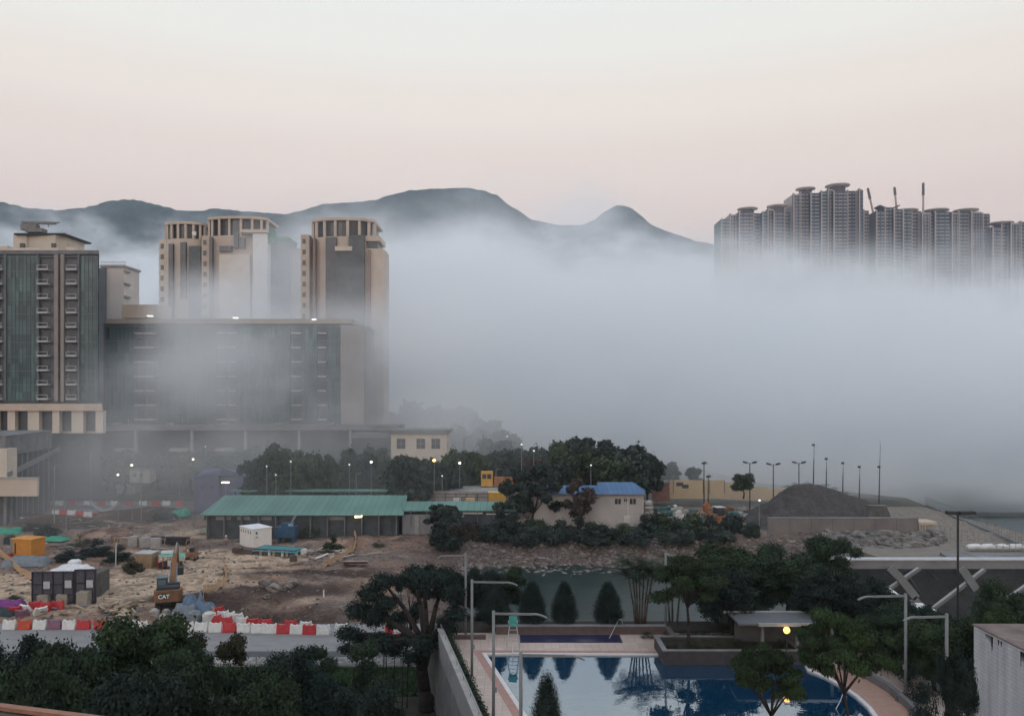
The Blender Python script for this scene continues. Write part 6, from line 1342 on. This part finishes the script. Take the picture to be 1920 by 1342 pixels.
# safety fences
def safety(label, pts, h=1.0, seed=1):
    w = [gxy(*p) for p in pts]; t = thing('safety_fence', label, 'fence', (w[0][0], w[0][1], GZ)); r = random.Random(seed)
    P = []
    for (a, c) in zip(w, w[1:]):
        n = max(1, int(math.dist(a, c) / 1.2)); P += [(a[0] + (c[0] - a[0]) * i / n, a[1] + (c[1] - a[1]) * i / n) for i in range(n)]
    P.append(w[-1]); P = [(x, y, max(GZ, site_h(x, y)) if y > 84 else GZ) for x, y in P]; net = MB(); feet = MB()
    for i, p in enumerate(P):
        MB().tube(p, (p[0], p[1], p[2] + h), .035, n=5).build('post', timber, t, world=True); 
        MB().cbox((p[0], p[1], p[2] + .08), (.5, .35, .16)).build('foot', dark, t, world=True) if i % 2 == 0 else None
        if i + 1 < len(P):
            q = P[i + 1]; sg_ = r.uniform(.0, .14)
            for k in range(5): z = .12 + k * .2 * h - (sg_ if k else 0); net.bar((p[0], p[1], p[2] + z), (q[0], q[1], q[2] + z), .03, .085)
            for k in range(5): f = k / 5; x = p[0] + (q[0] - p[0]) * f; y = p[1] + (q[1] - p[1]) * f; net.bar((x, y, p[2] + .1), (x, y, p[2] + h * .95), .03)
    net.build('net', m('safety_net', (.50, .33, .20), .85, .15, 2), t, world=True)
safety('faded orange safety fence in the left part of the site beside the grey sheet', [(-5, 1038), (20, 1058), (38, 1078), (60, 1088)], 1.1, 1)
safety('faded orange safety fence zigzagging down to the barriers right of the excavator', [(420, 1070), (426, 1092), (405, 1108), (382, 1122), (380, 1140), (402, 1158)], 1.15, 2)
safety('faded orange safety fence round the debris corner under the long shed', [(660, 1000), (668, 1022), (662, 1036), (640, 1052), (605, 1066)], 1.1, 3)
# assorted debris: planks, slabs, stones, posts
MB().cbox((0, 0, .3), (3.6, 2.0, .14), .05, -.35).solo('pink_slab', m('pink_board', (.40, .29, .27), .9, .1, 1.5), 'tilted pinkish board lying on the dirt right of the fenced debris corner', 'board', (0, 0, 0)).location = (X(668, 118), 117.5, GZ + .3)
MB().tube((0, 0, 0), (0, 0, .9), .09, n=8).solo('marker_post', white, 'small white marker post alone on the brown dirt', 'post', (0, 0, 0)).location = (X(607, 99), 99, site_h(X(607, 99), 99))
MB().tube((0, 0, 0), (.05, 0, 3.4), .07, n=6).solo('site_post', offwhite, 'thin white post standing left of the plywood box', 'post', (0, 0, 0)).location = (X(217, 118), 118, GZ)
r = random.Random(77)
for i, (px, py, s_, lab) in enumerate(((502, 1103, 1.3, 'flat pale boulder, leftmost of the boulder group'), (520, 1110, 1.25, 'rounded boulder in the middle of the boulder group'), (541, 1106, .9, 'boulder between the tilted one and the rounded one'), (549, 1100, 1.2, 'tilted blocky boulder at the top right of the boulder group'), (500, 1122, .6, 'small dark stone below the boulder group'), (430, 1145, .8, 'long grey stone in the dark pit'), (745, 1120, 1.0, 'stone half hidden behind the banyan crown'))):
    D = DG(py, GZ); b = MB(); b.blob((0, 0, s_ * .25), (s_, s_ * .7, s_ * .5), r, .22, 8, 6); o = b.build('boulder', rockm); o.location = (X(px, D), D, site_h(X(px, D), D)); o.rotation_euler = (0, .1, r.uniform(0, 3)); tag(o, lab, 'boulder')
def planks(cx, cy_, spx, spy, n, label, group, mats, seed, L=(1.2, 3.2)):
    r = random.Random(seed)
    for _ in range(n):
        px, py = r.gauss(cx, spx), r.gauss(cy_, spy); D = DG(max(py, 950), GZ); b = MB(); l_ = r.uniform(*L); b.cbox((0, 0, .08), (l_, r.uniform(.12, .45), .07)); o = b.build('plank', r.choice(mats)); x = X(px, D)
        o.location = (x, D, site_h(x, D) + r.uniform(.02, .35)); o.rotation_euler = (r.uniform(-.2, .2), r.uniform(-.25, .25), r.uniform(0, pi)); tag(o, label, 'plank', group)
planks(620, 1038, 22, 9, 26, 'loose pale plank in the fenced debris corner', 'planks in the debris corner', [timber, offwhite, brown], 1)
planks(110, 1030, 26, 6, 26, 'loose board in the litter right of the orange cabin', 'boards right of the orange cabin', [timber, brown, gy, redor], 2)
planks(220, 1146, 22, 8, 22, 'broken lath on the dirt right of the cages', 'laths right of the cages', [timber, m('pale_timber', (.42, .33, .24), .85, .2, 3)], 3, (.8, 2.2))
planks(300, 1030, 30, 10, 14, 'scrap board near the plywood box', 'scrap boards near the plywood box', [timber, brown, offwhite], 4, (.8, 2.0))
planks(150, 985, 30, 8, 18, 'scrap board on the dirt mound behind the scrub', 'scrap boards on the dirt mound', [timber, brown, gy], 5)
planks(25, 985, 14, 6, 8, 'scrap board beside the green sheet heap', 'scrap boards by the green heap', [timber, gy], 6)
r = random.Random(5)
for px, py, w, mt, lab in ((290, 1152, .9, m('dull_sack', (.36, .34, .32), .8, .25, 3), 'open white sack left of the grey bundle'), (305, 1156, .7, m('dull_sack'), 'small white sack beside the open one'), (312, 1148, .7, m('dull_sack'), 'upright white sack under the excavator'), (365, 1168, 1.5, gy, 'grey tub in front of the blue-grey bundle'), (392, 1167, 1.4, offwhite, 'white-topped tub beside the jumbled barriers'), (395, 1002, .8, m('pale_green', (.30, .36, .28), .8, .2, 2), 'pale green bundle at the foot of the long shed'), (383, 998, .9, m('pale_green'), 'leaning pale green bundle left of the other bundle'),
        (640, 998, 1.4, gy, 'grey draped box behind the debris corner'), (570, 1044, .9, offwhite, 'broken white frame in the debris corner'), (550, 1052, 1.0, brown, 'brown crate at the end of the teal stack'), (20, 1020, 1.6, dk, 'black shape left of the orange cabin')):
    D = DG(py, GZ); b = MB(); b.cbox((0, 0, w * .4), (w, w * .8, w * .8), r.uniform(-.4, .4), r.uniform(-.1, .1)); b.blob((0, 0, w * .8), (w * .5, w * .45, w * .25), r, .2); o = b.build('bundle', mt); o.location = (X(px, D), D, site_h(X(px, D), D)); tag(o, lab, 'bundle')

planks(600, 1045, 30, 10, 34, 'small scrap of timber along the edge of the debris corner', 'timber scraps by the debris corner', [timber, offwhite, brown, gy, conc], 11, (.4, 1.6))
planks(60, 1010, 30, 12, 30, 'scrap lying round the orange cabin', 'scraps round the orange cabin', [gy, conc, brown, offwhite, dk], 12, (.5, 2.0))
planks(250, 985, 60, 10, 36, 'broken piece of timber on the dark ridge of earth', 'timber pieces on the earth ridge', [timber, brown, gy, conc], 13, (.5, 2.2))
planks(440, 1000, 30, 8, 18, 'short scrap near the white cabin', 'scraps near the white cabin', [timber, brown, offwhite], 14, (.4, 1.5))
planks(150, 1150, 60, 6, 30, 'stick lying behind the front barrier row', 'sticks behind the front barriers', [timber, brown, gy], 15, (.4, 1.6))
for i, (px, yt, w, py) in enumerate(((60, 972, 40, 996), (300, 955, 30, 976), (150, 1000, 44, 1024), (205, 1036, 36, 1058), (575, 985, 40, 1010), (610, 1018, 34, 1042), (545, 1000, 26, 1014), (440, 968, 30, 992), (710, 1010, 26, 1024), (30, 1108, 30, 1128), (250, 1128, 26, 1142))):
    plant('bush', i % 3, px, yt, w, DG(py, GZ), GZ, 'straggly weed clump growing on the disturbed site ground', [leaf_b, leaf_t, leaf_d][i % 3], size=.2, n=1800, cat='weeds', name='weed_clump', group='weed clumps on the site ground')
HAZE_D = .00014
# ------------------------------------------------------------------ fog and haze
def math_helpers(nt):
    N, L = nt.nodes, nt.links
    def M(op, a, b=None, c=None, clamp=False):
        n = N.new('ShaderNodeMath'); n.operation = op; n.use_clamp = clamp
        for i, v in enumerate((a, b, c)):
            if v is None: continue
            if isinstance(v, (int, float)): n.inputs[i].default_value = v
            else: L.new(v, n.inputs[i])
        return n.outputs[0]
    return M
def ramp01(M, v, lo, hi):
    t = M('DIVIDE', M('SUBTRACT', v, lo), M('SUBTRACT', hi, lo), clamp=True)
    return M('MULTIPLY', M('MULTIPLY', t, t), M('SUBTRACT', 3.0, M('MULTIPLY', t, 2.0)))
def fog_material():
    m = bpy.data.materials.new('fog_bank'); m.use_nodes = True
    nt = m.node_tree; N, L = nt.nodes, nt.links
    N.clear(); M = math_helpers(nt)
    out = N.new('ShaderNodeOutputMaterial'); pv = N.new('ShaderNodeVolumePrincipled')
    L.new(pv.outputs[0], out.inputs['Volume'])
    pv.inputs['Color'].default_value = (.935, .957, .98, 1)
    pv.inputs['Anisotropy'].default_value = 0.0
    tc = N.new('ShaderNodeNewGeometry'); sp = N.new('ShaderNodeSeparateXYZ'); L.new(tc.outputs['Position'], sp.inputs[0])
    x, y, z = sp.outputs
    def noise(scale, det, off, sz=1.6):
        mp = N.new('ShaderNodeMapping'); L.new(tc.outputs['Position'], mp.inputs[0])
        mp.inputs['Scale'].default_value = (scale, scale, scale * sz); mp.inputs['Location'].default_value = off
        n = N.new('ShaderNodeTexNoise'); n.inputs['Scale'].default_value = 1.0; n.inputs['Detail'].default_value = det
        n.inputs['Roughness'].default_value = .62
        L.new(mp.outputs[0], n.inputs['Vector']); return n.outputs[0]
    big = noise(1/170., 1.0, FOG_OFF1); small = noise(1/44., 4.0, FOG_OFF2)
    bigc = M('SUBTRACT', big, .5); smc = M('SUBTRACT', small, .5)
    # height of the top rises away from the shore
    def curve(v, pts):
        fc = N.new('ShaderNodeFloatCurve'); 
        lo, hi = pts[0][0], pts[-1][0]; vmax = max(p[1] for p in pts)
        L.new(M('DIVIDE', M('SUBTRACT', v, lo), hi - lo, clamp=True), fc.inputs['Value'])
        c = fc.mapping.curves[0]
        q = [((a - lo) / (hi - lo), b / vmax) for a, b in pts]
        c.points[0].location = q[0]; c.points[-1].location = q[-1]
        for p in q[1:-1]: c.points.new(*p)
        for p in c.points: p.handle_type = 'AUTO_CLAMPED'
        fc.mapping.update()
        return M('MULTIPLY', fc.outputs[0], vmax)
    top = curve(y, FOG_TOP)
    top = M('SUBTRACT', M('ADD', top, curve(x, FOG_TOPX)), FOG_X0)
    top = M('ADD', top, M('MULTIPLY', bigc, M('ADD', 28, M('MULTIPLY', y, .21))))
    top = M('ADD', top, M('MULTIPLY', smc, M('ADD', 34, M('MULTIPLY', y, .12))))
    soft = M('ADD', 16, M('MULTIPLY', y, .075))
    v = ramp01(M, M('DIVIDE', M('SUBTRACT', top, z), soft), 0.0, 1.0)
    fr = M('ADD', M('SUBTRACT', y, curve(x, FOG_FRONT)), M('MULTIPLY', bigc, 70))
    fr = M('ADD', fr, M('MULTIPLY', smc, 40))
    f = ramp01(M, fr, 0.0, 110.0)
    deep = ramp01(M, M('DIVIDE', M('SUBTRACT', top, z), M('MULTIPLY', soft, 3.6)), .3, 1.0)
    den = M('MULTIPLY', M('MULTIPLY', v, f), M('MAXIMUM', M('MULTIPLY', deep, .95), M('MAXIMUM', .12, M('MULTIPLY', M('SUBTRACT', small, .30), 4.2))))
    den = M('MULTIPLY', den, curve(y, FOG_DEN))
    lift = M('ADD', .26, M('MULTIPLY', .74, M('MAXIMUM', M('MAXIMUM', ramp01(M, z, -5.0, 24.0), ramp01(M, y, 195.0, 245.0)), ramp01(M, x, 15.0, 55.0))))
    den = M('MULTIPLY', den, lift)
    L.new(den, pv.inputs['Density'])
    return m
FOG_OFF1 = (3.3, 1.7, 0.2); FOG_OFF2 = (1.1, 9.2, 4.0)
FOG_TOP = [(100, 18), (150, 36), (200, 60), (240, 72), (300, 84), (420, 92), (700, 134), (1000, 204), (1300, 262), (1500, 280)]
FOG_TOPX = [(-600, 60), (-300, 52), (-130, 22), (-100, 22), (-75, 50), (0, 50), (170, 38), (275, 46), (340, 30), (410, 2), (480, 0), (900, 0)]
FOG_X0 = 50
FOG_FRONT = [(-500, 110), (-110, 110), (-70, 95), (-30, 100), (0, 130), (40, 150), (60, 148), (140, 140), (300, 150), (900, 150)]
FOG_DEN = [(100, .013), (150, .042), (205, .056), (222, .030), (265, .028), (400, .028), (700, .018), (1500, .011)]
def box_obj(name, lo, hi, mat):
    me = bpy.data.meshes.new(name)
    vs = [(a, b, c) for a in (lo[0], hi[0]) for b in (lo[1], hi[1]) for c in (lo[2], hi[2])]
    me.from_pydata(vs, [], [(0, 1, 3, 2), (4, 6, 7, 5), (0, 4, 5, 1), (2, 3, 7, 6), (0, 2, 6, 4), (1, 5, 7, 3)])
    me.materials.append(mat); o = bpy.data.objects.new(name, me); COL.objects.link(o); return o
fogm = fog_material()
fog = box_obj('fog_bank', (-720, 105, -11), (900, 1500, 400), fogm); fog['kind'] = 'stuff'
fogm.cycles.volume_step_rate = FOG_STEP if 'FOG_STEP' in globals() else 0.4
hz = bpy.data.materials.new('haze'); hz.use_nodes = True; hn = hz.node_tree; hn.nodes.clear()
ho = hn.nodes.new('ShaderNodeOutputMaterial'); hv = hn.nodes.new('ShaderNodeVolumePrincipled')
hn.links.new(hv.outputs[0], ho.inputs['Volume'])
hv.inputs['Color'].default_value = (.78, .89, 1, 1); hv.inputs['Density'].default_value = HAZE_D
haze = box_obj('haze', (-2500, -60, -14), (2600, 2700, 560), hz); haze['kind'] = 'stuff'
